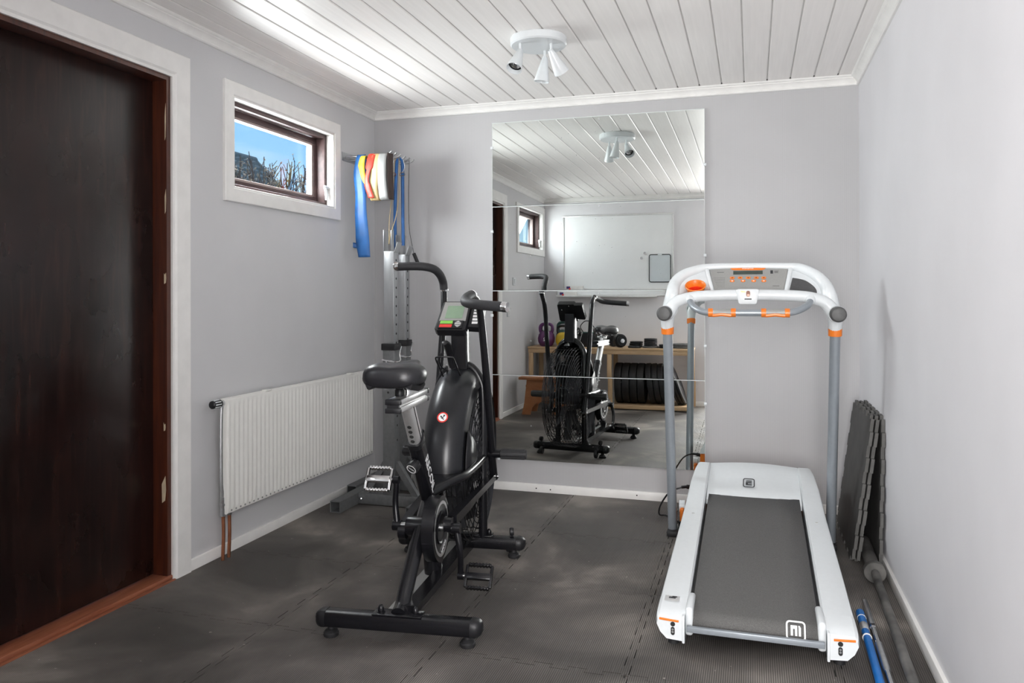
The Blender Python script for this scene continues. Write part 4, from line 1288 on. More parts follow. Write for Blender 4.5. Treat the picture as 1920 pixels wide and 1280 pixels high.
for s in (-1, 1):
    w = MB().lathe([(.0001, -.010), (.026, -.010), (.029, -.006), (.029, .006), (.026, .010), (.0001, .010)], frame((s * .205, .925, .034), (1, 0, 0)), 22)
    w.build('transport_wheel', M_RUBBER, fs_, **lo)
    MB().bx(s * .205 - .018, s * .205 + .018, .895, .93, .04, .075, .004).build('wheel_bracket', M_BLACK, fs_, **lo)
    MB().lathe([(.0001, -.010), (.017, -.008), (.019, 0), (.017, .008), (.0001, .010)], frame((s * .225, .885, .108), (1, .3, 0)), 18).build('wheel_knob', M_BLACKM, fs_, **lo)
def cap_bolt(o, x, y, z):
    b = MB().lathe([(.014, 0), (.014, .002), (.009, .003), (.0105, .004), (.0105, .012), (.008, .020), (.004, .024), (.0001, .025)], Matrix.Translation((x, y, z)), 14)
    b.build('cap_nut', M_BLACK, o, **lo)
MB().bx(-.085, .085, -.030, .024, .088, .0925, .001).build('mount_plate', M_BLACK, bk, **lo)
for s in (-1, 1):
    cap_bolt(rs_, s * .060, -.006, .0925)
    cap_bolt(fs_, s * .125, .880, .0925)
MB().bx(-.140, .140, .850, .905, .088, .0925, .001).build('mount_plate', M_BLACK, bk, **lo)
# frame
MB().tube(smooth_path([(0, -.004, .085), (0, .040, .100), (0, .105, .165), (0, .200, .252), (0, .290, .325), (0, .352, .372)], 6), .0265, 20, up=(1, 0, 0)).build('curved_tube', M_BLACK, bk, smooth=60, **lo)
MB().loft([[(x, .01, z) for x, z in ((.012, .088), (.012, .112), (.062, .112), (.062, .088))], [(x, .86, z) for x, z in ((.012, .040), (.012, .085), (.062, .085), (.062, .040))]]).build('base_rail', M_BLACK, bk, **lo)
MB().loft([[(x, .02, z) for x, z in ((-.045, .086), (-.045, .092), (.010, .092), (.010, .086))], [(x, .86, z) for x, z in ((-.045, .060), (-.045, .066), (.010, .066), (.010, .060))]]).build('base_strip', M_PANEL, bk, **lo)
MB().tube([(.005, .415, .06), (.0, .392, .20), (0, .372, .36)], [.036, .034, .032], 18, up=(0, 1, 0)).build('crank_tube', M_BLACK, bk, **lo)
ST = Vector((0, -.275, .40)).normalized()           # seat tube direction
SB = Vector((0, .385, .355))
def oval_tube(b, p0, p1, w, d, n=20):
    p0, p1 = Vector(p0), Vector(p1)
    t = (p1 - p0).normalized()
    u = Vector((1, 0, 0))
    v_ = t.cross(u)
    sec = lambda c: [c + u * w * math.copysign(abs(math.cos(2 * PI * k / n)) ** .6, math.cos(2 * PI * k / n)) + v_ * d * math.copysign(abs(math.sin(2 * PI * k / n)) ** .6, math.sin(2 * PI * k / n)) for k in range(n)]
    return b.loft([sec(p0), sec(p1)])
oval_tube(MB(), SB, SB + ST * .335, .026, .036).build('seat_tube', M_BLACK, bk, smooth=40, **lo)
oval_tube(MB(), SB + ST * .318, SB + ST * .342, .0275, .0385).build('tube_collar', M_BLACKM, bk, smooth=40, **lo)
oval_tube(MB(), SB + ST * .30, SB + ST * .505, .021, .030).build('seat_post', M_SILVER, bk, smooth=40, **lo)
ph = MB()
nrmr = Vector((0, -ST.z, ST.y))        # rear-facing normal of the tube
for k in range(4):
    c_ = SB + ST * (.357 + .023 * k)
    ph.lathe([(.0001, .0004), (.0075, .0004), (.0085, -.004)], frame(c_ + nrmr * .0300, nrmr), 14)
ph.build('post_hole', M_DARKGAP, bk, **lo)
MB().bx(.0205, .0215, 0, 0, 0, 0)
gvl = MB().box(SB + ST * .42 + Vector((.0208, .0, 0)), (.002, .006, .16), frame((0, 0, 0), ST, (1, 0, 0)).to_3x3())
gvl.build('post_groove', M_DARKGAP, bk, **lo)
tM = frame(SB + ST * .165 + Vector((.0264, -.004, 0)), (1, 0, 0), -ST)
t_ = text('brand_lettering', 'RECOIL', .052, Matrix.Translation(bk.location) @ Matrix.Rotation(R(7), 4, 'Z') @ tM, M_PRINTW, bk)
kc = SB + ST * .262 + nrmr * .036
kd = Vector((-.30, nrmr.y, nrmr.z)).normalized()
KM = frame(kc, kd, (1, 0, 0))
MB().lathe([(.0001, -.012), (.010, -.012), (.010, 0), (.017, .004), (.022, .016), (.0235, .034), (.0215, .038), (.0001, .038)], KM, 24).build('tension_knob', M_BLACKM, bk, **lo)
kr = MB()
for k in range(12):
    a = 2 * PI * k / 12
    kr.box(KM @ Vector((.0215 * math.cos(a), .0215 * math.sin(a), .020)), (.004, .004, .026), KM.to_3x3() @ Matrix.Rotation(a, 3, 'Z'), .001)
kr.build('knob_rib', M_BLACKM, bk, **lo)
kn = MB().lathe([(.0160, .0383), (.0190, .0383), (.0190, .0388), (.0160, .0388)], KM, 30, closed=True)
kn.build('knob_ring', M_PRINTW, bk, **lo)
BW = Matrix.Translation(bk.location) @ Matrix.Rotation(R(7), 4, 'Z')
text('knob_lettering', 'LOOSEN', .0075, BW @ frame(KM @ Vector((0, 0, .0386)), kd, (.8, 0, -.6)), M_PRINTW, bk, .0003)
# seat slider, clamp and saddle
MB().bx(-.025, .025, -.045, .262, .765, .783, .002).bx(-.018, .018, -.045, .262, .783, .790).bx(-.025, .025, -.045, .262, .790, .808, .002).build('seat_slider', M_SILVER, bk, **lo)
for y, q in ((-.052, 1), (.268, -1)):
    MB().bx(-.027, .027, y - .008, y + .008, .7635, .782, .003).bx(-.027, .027, y - .008, y + .008, .791, .8095, .003).bx(-.019, .019, y - .008, y + .008, .782, .791).build('slider_cap', M_BLACKM, bk, **lo)
sc_ = MB().cyl((0, .10, .808), (0, .10, .855), .014, seg=16).bx(-.030, .030, .06, .115, .826, .842, .003)
sc_.cyl((-.038, .085, .834), (.038, .085, .834), .007, seg=12)
sc_.tube([(-.022, -.05, .858), (-.022, .10, .846), (-.014, .19, .872)], .0035, 8).tube([(.022, -.05, .858), (.022, .10, .846), (.014, .19, .872)], .0035, 8)
sc_.build('seat_clamp', M_CHROME, bk, **lo)
MB().lathe([(.0001, 0), (.015, 0), (.017, .006), (.017, .022), (.013, .028), (.0001, .028)], frame((-.01, .045, .806), (0, 0, 1)), 14).build('clamp_knob', M_BLACKM, bk, **lo)
sad = MB()
secs = []
for y, w, zt, zb, dip in ((-.118, .045, .903, .872, 0), (-.112, .070, .918, .858, .002), (-.095, .090, .926, .850, .006), (-.06, .102, .930, .848, .009), (-.02, .104, .930, .850, .010), (.02, .094, .926, .856, .010), (.06, .072, .922, .862, .008), (.10, .050, .921, .868, .005), (.14, .036, .922, .872, .003), (.175, .028, .922, .876, .001), (.198, .020, .917, .884, 0), (.206, .010, .909, .893, 0)):
    sec = []
    n = 28
    for k in range(n):
        a = 2 * PI * k / n
        cx, sz = math.cos(a), math.sin(a)
        x = w * math.copysign(abs(cx) ** .62, cx)
        zm, hz = (zt + zb) / 2, (zt - zb) / 2
        z = zm + hz * math.copysign(abs(sz) ** .62, sz)
        if sz > 0:
            z -= dip * math.exp(-(x / (w * .28)) ** 2) + (abs(x) / w) ** 4 * .008
        sec.append((x, y, z))
    secs.append(sec)
sad.loft(secs)
saddle = sad.build('saddle', mat('saddle_vinyl', (.014, .014, .017), .36, noise=(80, .15), bump=(400, .08, .0006)), bk, smooth=80, **lo)
sk = MB()
secs = []
for y, w, zb in ((-.100, .080, .848), (-.05, .094, .838), (0, .094, .838), (.05, .072, .846), (.11, .044, .856)):
    secs.append([(-w, y, zb + .018), (-w * .9, y, zb), (-w * .55, y, zb + .012), (w * .55, y, zb + .012), (w * .9, y, zb), (w, y, zb + .018)])
sk.loft(secs)
sk.build('saddle_skirt', M_BLACKM, saddle, smooth=40, **lo)
# fan cage
FC = Vector((0, .895, .430))
FR = .352
def fp(r, a, x):
    return Vector((x, FC.y + r * math.cos(a), FC.z + r * math.sin(a)))
def circ(r, x, n=72):
    return [fp(r, 2 * PI * k / n, x) for k in range(n)]
cg = MB()
def dome(r):
    return .082 + .020 * max(0, 1 - (r / FR) ** 2)
for s in (-1, 1):
    for k in range(13):
        r = .075 + (FR - .075) * k / 12
        cg.tube(circ(r, s * dome(r), 64), .0024, 4, ring=True, up=(1, 0, 0))
    for k in range(10):
        a0 = 2 * PI * k / 10
        cg.tube([fp(r, a0 + .5 * (r / FR), s * (dome(r) - .003)) for r in (.06, .13, .20, .27, .33, FR)], .0026, 5)
cg.build('fan_cage', M_CAGE, bk, smooth=60, **lo)
cr2 = MB()
for x in (-.062, -.041, -.020, 0, .020, .041, .062):
    cr2.tube(circ(FR + .006, x, 72), .0028, 4, ring=True, up=(1, 0, 0))
for k in range(24):
    a = 2 * PI * k / 24
    cr2.tube([fp(FR, a, -.082), fp(FR + .004, a, -.05), fp(FR + .004, a, .05), fp(FR, a, .082)], .0020, 4)
cr2.build('cage_rim', M_CAGE, bk, smooth=60, **lo)
fb = MB()
for k in range(8):
    a = 2 * PI * k / 8 + .2
    ca = Vector((0, math.cos(a), math.sin(a)))
    ta = Vector((0, -math.sin(a), math.cos(a)))
    v4 = [FC + ca * .10 + Vector((-.03, 0, 0)) - ta * .02, FC + ca * .31 + Vector((-.045, 0, 0)) - ta * .05, FC + ca * .31 + Vector((.045, 0, 0)) + ta * .05, FC + ca * .10 + Vector((.03, 0, 0)) + ta * .02]
    th_ = (v4[1] - v4[0]).cross(v4[3] - v4[0]).normalized() * .002
    fb.loft([[q - th_ for q in v4], [q + th_ for q in v4]])
fb.build('fan_blade', M_BLACKM, bk, smooth=0, **lo)
MB().lathe([(.0001, -.085), (.055, -.085), (.060, -.075), (.060, .075), (.055, .085), (.0001, .085)], frame(FC, (1, 0, 0)), 28).build('fan_hub', M_BLACKM, bk, **lo)
# plastic shroud over the rear upper quarter
sr = MB()
rows = []
NA = 26
for k in range(NA + 1):
    a = R(89 + 94 * k / NA)
    sec = []
    for j in range(13):
        q = -1 + 2 * j / 12
        x = .092 * q
        r = FR + .050 - .055 * abs(q) ** 2.6
        if j in (0, 12):
            r = FR - .030
        sec.append(fp(r, a, x))
    rows.append(sec)
sr.sheet(rows)
shroud = sr.build('fan_shroud', mat('shroud_plastic', (.012, .0125, .015), .30, spec=.45, noise=(60, .1), bump=(500, .05, .0004)), bk, smooth=60, thick=.004, **lo)
for s in (-1, 1):
    gw = MB()
    secs = []
    for k in range(9):
        a = R(150 + 36 * k / 8)
        secs.append([fp(FR - .012, a, s * .0965), fp(FR - .16 - .05 * math.sin(PI * k / 8), a, s * .0985)])
    gw.sheet(secs)
    gw.build('side_flare', M_BLACKM, shroud, smooth=40, thick=.003, **lo)
sM = frame(fp(FR + .0515, R(146), 0), fp(1, R(146), 0) - FC, (1, 0, 0))
MB().lathe([(.0001, 0), (.0225, 0), (.0225, .0012), (.0001, .0012)], sM, 30).build('warning_sticker', M_PRINTR, shroud, **lo)
MB().lathe([(.0001, .0012), (.0172, .0012), (.0172, .0016), (.0001, .0016)], sM, 30).build('sticker_face', M_PRINTW, shroud, **lo)
st_ = MB()
for c_, d_, an in (((-.001, -.002), (.004, .022), 40), ((.003, .001), (.0035, .020), -40), ((.006, .008), (.007, .006), 0), ((-.006, .002), (.005, .007), 20)):
    st_.box(sM @ Vector((c_[0], c_[1], .0018)), (d_[0], d_[1], .0006), sM.to_3x3() @ Matrix.Rotation(R(an), 3, 'Z'))
st_.build('sticker_print', M_PRINTK, shroud, smooth=0, **lo)
# frame around the fan: hoop, yoke and console mast
hoop = smooth_path([(.100, .866, .066), (.100, .866, .40), (.100, .866, .70), (.088, .868, .775), (.050, .870, .828), (0, .871, .842), (-.050, .870, .828), (-.088, .868, .775), (-.100, .866, .70), (-.100, .866, .40), (-.100, .866, .066)], 6)
MB().tube(hoop, .0195, 18, up=(0, 1, 0)).build('fan_hoop', M_BLACK, bk, smooth=60, **lo)
for s in (-1, 1):
    MB().tube(smooth_path([(s * .012, .345, .402), (s * .060, .430, .425), (s * .095, .520, .432), (s * .102, .70, .432), (s * .101, .866, .434)], 6), .0185, 14).build('yoke_arm', M_BLACK, bk, smooth=60, **lo)
yk = MB().loft([[(-.02, .34, .412), (.02, .34, .412), (.02, .34, .418), (-.02, .34, .418)], [(-.085, .45, .436), (.085, .45, .436), (.085, .45, .441), (-.085, .45, .441)], [(-.095, .555, .440), (.095, .555, .440), (.095, .555, .444), (-.095, .555, .444)]])
yk.build('yoke_cover', M_BLACK, bk, smooth=30, **lo)
mst = MB()
secs = []
for y, z, w, d in ((.872, .825, .034, .045), (.868, .90, .031, .042), (.865, .985, .031, .040), (.862, 1.03, .031, .040)):
    secs.append([(w, y - d, z), (w + .004, y - d + .008, z), (w + .004, y + d - .008, z), (w, y + d, z), (-w, y + d, z), (-w - .004, y + d - .008, z), (-w - .004, y - d + .008, z), (-w, y - d, z)])
mst.loft(secs)
mst.build('console_mast', M_BLACK, bk, smooth=30, **lo)
# console
cn = Vector((0, -.74, .67)).normalized()
cv = Vector((0, .67, .74)).normalized()
CMx = Matrix((Vector((1, 0, 0)), cv, cn)).transposed().to_4x4()
CMx.translation = Vector((0, .785, .998))
cb_ = MB().prism([(-.100, .012), (-.088, .0), (.030, .0), (.040, .008), (.045, .160), (.038, .168), (-.076, .168), (-.086, .160)], CMx @ Matrix.Translation((0, 0, -.038)), .038, .004)
con = cb_.build('console', M_BLACKM, bk, smooth=30, **lo)
MB().prism([(.044, .030), (.096, .026), (.104, .034), (.104, .158), (.098, .164), (.044, .164)], CMx @ Matrix.Translation((0, 0, -.045)), .034, .003).build('keypad_wing', M_BLACKM, con, smooth=30, **lo)
def onc(name, poly, z, h, m):
    return MB().prism(poly, CMx @ Matrix.Translation((0, 0, z)), h).build(name, m, con, smooth=0, **lo)
onc('bezel', [(-.085, .052), (.034, .052), (.034, .160), (-.076, .160)], 0, .002, M_PANEL)
onc('lcd', [(-.062, .066), (.016, .066), (.018, .138), (-.058, .138)], .002, .0012, M_LCDG)
kp = MB().prism([(-.082, .006), (.026, .006), (.026, .050), (-.080, .050)], CMx, .008, .002).build('key_block', M_BLACKM, con, smooth=30, **lo)
onc('start_key', [(-.076, .030), (-.020, .030), (-.020, .046), (-.075, .046)], .008, .0016, M_PRINTG)
onc('stop_key', [(-.077, .010), (-.022, .010), (-.021, .026), (-.076, .026)], .008, .0016, M_PRINTR)
onc('arrow_key', [(-.010, .036), (.018, .036), (.004, .046)], .008, .0016, M_LABEL)
onc('enter_key', [(-.010, .026), (.018, .026), (.018, .033), (-.010, .033)], .008, .0016, M_LABEL)
onc('arrow_key', [(-.010, .022), (.004, .011), (.018, .022)], .008, .0016, M_LABEL)
for k in range(6):
    v0 = .046 + .0185 * k
    onc('program_key', [(.060, v0), (.086, v0), (.086, v0 + .0125), (.060, v0 + .0125)], -.011, .0014, M_PRINTW)
# brake lever and wire guard on top of the shroud
lv = MB()
secs = []
for (y, z, w, d) in ((.845, .800, .010, .010), (.835, .845, .013, .010), (.815, .885, .015, .010), (.790, .915, .017, .010), (.760, .940, .018, .009), (.735, .948, .016, .008), (.722, .944, .009, .006)):
    secs.append([(w * math.cos(2 * PI * k / 12) - .035, y - d * .7 * math.sin(2 * PI * k / 12), z - d * math.sin(2 * PI * k / 12)) for k in range(12)])
lv.loft(secs)
lv.build('brake_lever', M_BLACKM, bk, smooth=60, **lo)
lb = MB().bx(-.055, -.012, .79, .87, .795, .812, .003).bx(-.050, -.020, .83, .86, .81, .86, .003).cyl((-.06, .845, .84), (-.008, .845, .84), .006, seg=10)
lb.build('lever_bracket', M_STEEL, bk, **lo)
MB().tube(smooth_path([(-.022, .855, .90), (-.006, .860, .885), (.0, .85, .84), (-.005, .84, .81)], 4), .009, 10).build('lever_barrel', M_BLACKM, bk, **lo)
MB().tube(smooth_path([(-.058, .74, .90), (-.066, .755, .86), (-.055, .80, .825), (-.03, .84, .81)], 5), .004, 8).build('brake_cable', M_BLACKM, bk, smooth=60, **lo)
MB().tube(smooth_path([(-.046, .74, .802), (-.053, .68, .86), (-.055, .655, .886), (-.043, .650, .892), (.005, .660, .892), (.018, .668, .884), (.022, .72, .838), (.026, .76, .800)], 5), .0036, 8).build('wire_guard', M_BLACK, bk, smooth=60, **lo)
# moving handles, foot pegs and push rods
for s, top in ((1, [(.118, .745, 1.06), (.112, .695, 1.128), (.106, .630, 1.152), (.106, .540, 1.140), (.118, .470, 1.124), (.160, .425, 1.116), (.215, .398, 1.111), (.285, .376, 1.106)]),
               (-1, [(-.128, 1.055, 1.06), (-.138, 1.098, 1.175), (-.140, 1.088, 1.212), (-.145, 1.050, 1.246), (-.160, 1.002, 1.270), (-.196, .964, 1.281), (-.250, .945, 1.283), (-.312, .938, 1.281)])):
    pv = Vector((s * .128, .925, .441))
    lowp = Vector((s * .128, .975, .318))
    arm = smooth_path([lowp, pv, pv.lerp(Vector(top[0]), .5) + Vector((s * .004, 0, 0)), Vector(top[0]), Vector(top[1])] + ([Vector(top[2])] if s > 0 else []), 5)
    n = len(arm)
    nm = MB().tube(arm, [.0185 - .003 * min(1, i / (n * .6)) for i in range(n)], 16, up=(1, 0, 0))
    ha = nm.build('handle_arm', M_BLACK, bk, smooth=60, **lo)
    g = smooth_path(top[2:] if s > 0 else top[1:], 7)
    MB().tube(g, .0192, 18, up=(0, 0, 1)).build('handle_grip', M_FOAMGRIP, ha, smooth=60, **lo)
    e0, e1 = g[-2], g[-1]
    dd = (e1 - e0).normalized()
    MB().lathe([(.0165, -.004), (.0200, -.002), (.0200, .016), (.0185, .019), (.0001, .0195)], frame(e1, dd), 22).build('grip_cap', M_CHROME, ha, **lo)
    dd = (g[1] - g[0]).normalized()
    MB().lathe([(.0165, -.006), (.0205, -.005), (.0205, .003), (.0165, .005)], frame(g[0], dd), 22).build('grip_ring', M_CHROME, ha, **lo)
    MB().cyl((s * .060, pv.y, pv.z), (s * .168, pv.y, pv.z), .0185, seg=18).cyl((s * .150, pv.y, pv.z), (s * .285, pv.y, pv.z), .0135, seg=14).build('pivot_axle', M_BLACK, bk, **lo)
    pg = MB().lathe([(.0135, 0), (.0215, .002), (.0215, .112), (.0200, .117), (.0001, .118)], frame((s * .168, pv.y, pv.z), (s, 0, 0)), 20)
    peg = pg.build('foot_peg', M_RUBBER, bk, **lo)
    pr2 = MB()
    for k in range(10):
        a = 2 * PI * k / 10
        pr2.bx(s * .172, s * .278, pv.y + .0215 * math.cos(a) - .002, pv.y + .0215 * math.cos(a) + .002, pv.z + .0215 * math.sin(a) - .002, pv.z + .0215 * math.sin(a) + .002)
    pr2.build('peg_rib', M_RUBBER, peg, smooth=0, **lo)
    # push rod from the arm's lower end to the crank eccentric
    q0, q1 = Vector((s * .128, .968, .330)), Vector((s * (.106 if s > 0 else .075), .268, .312 if s > 0 else .28))
    q1 = q1 + Vector((0, .02, .008))
    MB().tube([q0, q0.lerp(q1, .55), q0.lerp(q1, .68), q1 + (q0 - q1) * .02], [.014, .014, .0175, .0175], 4, sq=True, up=(1, 0, 0)).build('push_rod', M_BLACK, bk, smooth=0, **lo)
    MB().cyl(q0 + Vector((-.024, 0, 0)), q0 + Vector((.024, 0, 0)), .008, seg=12).ball(q0, .013).build('rod_joint', M_CHROME, bk, **lo)
    MB().cyl(q1 + Vector((-.018 * s, -.02, -.008)), q1 + Vector((.010 * s, -.02, -.008)), .028, seg=24).build('rod_eye', M_BLACK, bk, **lo)
# crank case, cranks and pedals
AX = Vector((0, .268, .300))
def egg(r, n=48):
    out = []
    for k in range(n):
        a = 2 * PI * k / n
        q = r * (1 + .16 * max(0, math.cos(a - R(-62))) ** 3)
        out.append((AX.y + q * math.cos(a), AX.z + q * math.sin(a)))
    return out
fx = lambda x0: Matrix(((0, 0, 1, x0), (1, 0, 0, 0), (0, 1, 0, 0), (0, 0, 0, 1)))
cc_ = MB().prism(egg(.114), fx(.030), .044, .008)
case = cc_.build('crank_case', M_BLACK, bk, smooth=30, **lo)
rg_ = MB()
o_, i_ = egg(.096), egg(.085)
n = len(o_)
for k in range(n):
    k2 = (k + 1) % n
    rg_._faces([fx(.0746) @ Vector((*p, 0)) for p in (o_[k], o_[k2], i_[k2], i_[k])], [(0, 1, 2, 3)])
rg_.build('silver_outline', M_SILVER, case, smooth=0, **lo)
MB().lathe([(.058, .0740), (.060, .078), (.056, .078), (.050, .0745), (.046, .067), (.0001, .066)], frame((0, AX.y, AX.z), (1, 0, 0)), 36).build('case_dish', M_BLACKM, case, **lo)
text('case_lettering', 'RECOIL', .020, BW @ frame((.0752, AX.y + .030, AX.z - .078), (1, 0, 0), (0, .86, .5)), M_PRINTW, case)
MB().lathe([(.0001, -.055), (.034, -.055), (.036, -.05), (.036, .03), (.0001, .031)], frame(AX, (1, 0, 0)), 24).build('bottom_bracket', M_BLACK, bk, **lo)
MB().cyl((-.105, AX.y, AX.z), (.135, AX.y, AX.z), .013, seg=16).build('crank_axle', M_STEEL, bk, **lo)
CD = Vector((0, .16, -.98)).normalized() * .168
for s in (1, -1):
    off = CD * s + (Vector((0, .035, .0)) if s < 0 else Vector((0, -.01, -.012)))
    x0, x1 = s * (.130 if s > 0 else .094), s * (.142 if s > 0 else .100)
    p0, p1 = Vector((x0, AX.y, AX.z)), Vector((x1, AX.y, AX.z)) + off
    crk = MB().tube(smooth_path([p0, p0.lerp(p1, .45) + Vector((s * .010, -.012 * s, 0)), p1], 6), [.0135 - .0035 * k / 12 for k in range(13)], 10, up=(1, 0, 0)).cyl(p0 - Vector((s * .016, 0, 0)), p0 + Vector((s * .016, 0, 0)), .019, seg=18).cyl(p1 - Vector((s * .010, 0, 0)), p1 + Vector((s * .012, 0, 0)), .0145, seg=16)
    crk.build('crank_arm', M_BLACK, bk, smooth=50, **lo)
    pc = p1 + Vector((s * .068, 0, 0))
    T = Matrix.Translation(pc) @ Matrix.Rotation(R(50 if s > 0 else 58), 4, 'X')
    R3 = T.to_3x3()
    pd = MB()
    for yy in (-.042, .042):
        pd.box(T @ Vector((0, yy, 0)), (.086, .009, .018), R3, .002)
        for k in range(7):
            pd.box(T @ Vector((-.036 + .012 * k, yy, .0105)), (.006, .008, .006), R3)
            pd.box(T @ Vector((-.036 + .012 * k, yy, -.0105)), (.006, .008, .006), R3)
    for xx in (-.046, .046):
        pd.box(T @ Vector((xx, 0, 0)), (.010, .082, .016), R3, .002)
    pd.box(T @ Vector((0, 0, 0)), (.094, .024, .022), R3, .004)
    pdo = pd.build('pedal', M_CHROME if s < 0 else M_BLACK, bk, smooth=30, **lo)
    MB().cyl(p1, pc - Vector((s * .04, 0, 0)), .006, seg=12).build('pedal_spindle', M_CHROME, pdo, **lo)
# ------------------------------------------------------------------ things at the front wall, seen in the mirror
wbd = empty('whiteboard', (-1.417, YF, 1.20), 'large white magnetic whiteboard with slim aluminium frame on the front wall', 'whiteboard')
x0, x1, z0, z1 = -2.030, -.806, 1.200, 2.030
MB().bx(x0 + .004, x1 - .004, YF, YF + .010, z0 + .004, z1 - .004).build('board_face', M_BOARDW, wbd, smooth=0)
for q in ((x0, x1, z0, z0 + .016), (x0, x1, z1 - .016, z1), (x0, x0 + .016, z0 + .016, z1 - .016), (x1 - .016, x1, z0 + .016, z1 - .016)):
    MB().bx(q[0], q[1], YF, YF + .018, q[2], q[3], .003).build('board_frame', M_ALU, wbd)
MB().bx(x0 + .02, x1 - .10, YF + .004, YF + .085, z0 - .012, z0 - .006, .001).bx(x0 + .02, x1 - .10, YF + .080, YF + .085, z0 - .008, z0 + .004, .001).build('pen_tray', M_ALU, wbd)
sb = empty('small_whiteboard', (-.953, YF + .019, 1.43), 'small pale handheld whiteboard with dark rounded frame on the large board', 'whiteboard')
def rrect(w, h, r, n=5):
    out = []
    for cx, cy, a0 in ((1, 1, 0), (-1, 1, 90), (-1, -1, 180), (1, -1, 270)):
        for k in range(n + 1):
            a = R(a0 + 90 * k / n)
            out.append((cx * (w - r) + r * math.cos(a), cy * (h - r) + r * math.sin(a)))
    return out
FB = frame((-.953, YF + .0105, 1.432), (0, 1, 0), (1, 0, 0))
MB().prism(rrect(.112, .146, .018), FB, .006).build('board_sheet', M_SHEETG, sb, smooth=0)
MB().tube([FB @ Vector((x, y, .005)) for x, y in rrect(.114, .148, .020)], .005, 6, ring=True, up=(0, 1, 0)).build('board_rim', M_BLACKM, sb)
MB().box((-.953, YF + .017, 1.583), (.045, .012, .018), None, .003).build('hanging_clip', M_WHITEPL, sb)
for i, (x, z) in enumerate(((-1.115, 1.597), (-1.150, 1.545))):
    m_ = MB().lathe([(.0001, 0), (.015, 0), (.015, .007), (.012, .010), (.0001, .010)], frame((0, 0, 0), (0, 1, 0)), 20).build('magnet', M_CHROME)
    m_.location = (x, YF + .0105, z)
    tag(m_, ('upper' if i == 0 else 'lower') + ' small round silver magnet on the whiteboard', 'magnet', 'round magnets')
mk = empty('marker_box', (-1.886, YF + .045, 1.194), 'small white marker carton with purple ends on the whiteboard tray', 'box')
MB().bx(-1.975, -1.79, YF + .020, YF + .066, 1.194, 1.245, .001).build('carton', M_CARTON, mk)
pu = mat('print_purple', (.06, .03, .16), .5, noise=(50, .1))
MB().bx(-1.977, -1.935, YF + .0195, YF + .0668, 1.212, 1.240).build('purple_print', pu, mk, smooth=0)
MB().bx(-1.950, -1.930, YF + .0193, YF + .0670, 1.204, 1.222).build('red_print', M_PRINTR, mk, smooth=0)

bn = empty('workbench', (-1.34, .52, 0), 'long pine shelf bench below the whiteboard holding kettlebells and plates', 'bench')
BX0, BX1, BY0, BY1, BZ = -2.225, -.505, .245, .740, .656
for k in range(4):
    w_ = (BY1 - BY0) / 4
    MB().bx(BX0, BX1, BY0 + k * w_ + .001, BY0 + (k + 1) * w_ - .001, BZ - .022, BZ, .002).build('top_board', M_PINE, bn)
MB().bx(BX0 + .005, BX1 - .005, BY1 - .045, BY1 - .008, BZ - .066, BZ - .022, .002).build('apron', M_PINE, bn)
MB().bx(BX0 + .005, BX1 - .005, BY0, BY0 + .037, BZ - .066, BZ - .022, .002).build('apron', M_PINE, bn)
for x in (BX0 + .01, -1.375, BX1 - .050):
    for y in (BY1 - .045, BY0):
        MB().bx(x, x + .045, y, y + .037, 0, BZ - .066, .002).build('leg', M_PINEV, bn)
MB().bx(-1.33, BX1 - .05, BY1 - .045, BY1 - .008, .010, .050, .002).build('bottom_rail', M_PINE, bn)
MB().bx(-1.33, BX1 - .05, BY0, BY0 + .037, .010, .050, .002).build('bottom_rail', M_PINE, bn)
MB().bx(-1.335, BX1 - .048, BY0 + .037, BY1 - .045, .028, .046).build('bottom_shelf', M_PINE, bn, smooth=0)

stl = empty('step_stool', (-1.93, 1.22, 0), 'small stained wooden step stool with arched ends in front of the bench', 'stool')
SX0, SX1 = -2.155, -1.700
MB().bx(SX0, SX1, 1.06, 1.385, .345, .372, .004).build('seat', M_STOOL, stl)
for yy in (1.345, 1.085):
    poly = [(-.200, 0), (-.115, 0), (-.100, .070), (-.060, .115), (0, .130), (.060, .115), (.100, .070), (.115, 0), (.200, 0), (.175, .12), (.150, .345), (-.150, .345), (-.175, .12)]
    MB().prism(poly, frame(((SX0 + SX1) / 2, yy - .011, 0), (0, -1, 0), (1, 0, 0)), -.022).build('end_panel', M_STOOL, stl, smooth=0)
MB().bx(SX0 + .06, SX1 - .06, 1.10, 1.33, .27, .29).build('stretcher', M_STOOL, stl)

def kettlebell(loc, s, m, hm, label, rz=0, txt=None):
    o = empty('kettlebell', loc, label, 'kettlebell', 'kettlebells on the bench', rz)
    b = MB().lathe([(.0001, 0), (.048 * s, 0), (.066 * s, .010 * s), (.086 * s, .050 * s), (.090 * s, .085 * s), (.080 * s, .125 * s), (.058 * s, .152 * s), (.030 * s, .162 * s), (.0001, .163 * s)], None, 28)
    b.build('body', m, o, local=True, smooth=60)
    h = smooth_path([(-.052 * s, 0, .135 * s), (-.066 * s, 0, .175 * s), (-.060 * s, 0, .215 * s), (-.030 * s, 0, .234 * s), (.030 * s, 0, .234 * s), (.060 * s, 0, .215 * s), (.066 * s, 0, .175 * s), (.052 * s, 0, .135 * s)], 5)
    MB().tube(h, .0155 * s, 12, up=(0, 1, 0)).build('handle', hm, o, local=True, smooth=60)
    if txt:
        M = mat_world(o) @ frame((0, .0915 * s, .075 * s), (0, 1, .05), (-1, 0, 0))
        text('weight_number', txt, .050 * s, M, M_PRINTW, o, .002)
    return o
kettlebell((-2.045, .635, BZ), 1.02, M_PURPLE, M_PURPLE, 'purple kettlebell marked 12 at the left end of the bench', R(-8), '12')
kettlebell((-1.860, .630, BZ), .94, M_YELKB, M_BLACKM, 'yellow kettlebell with black handle beside the purple one', R(5))
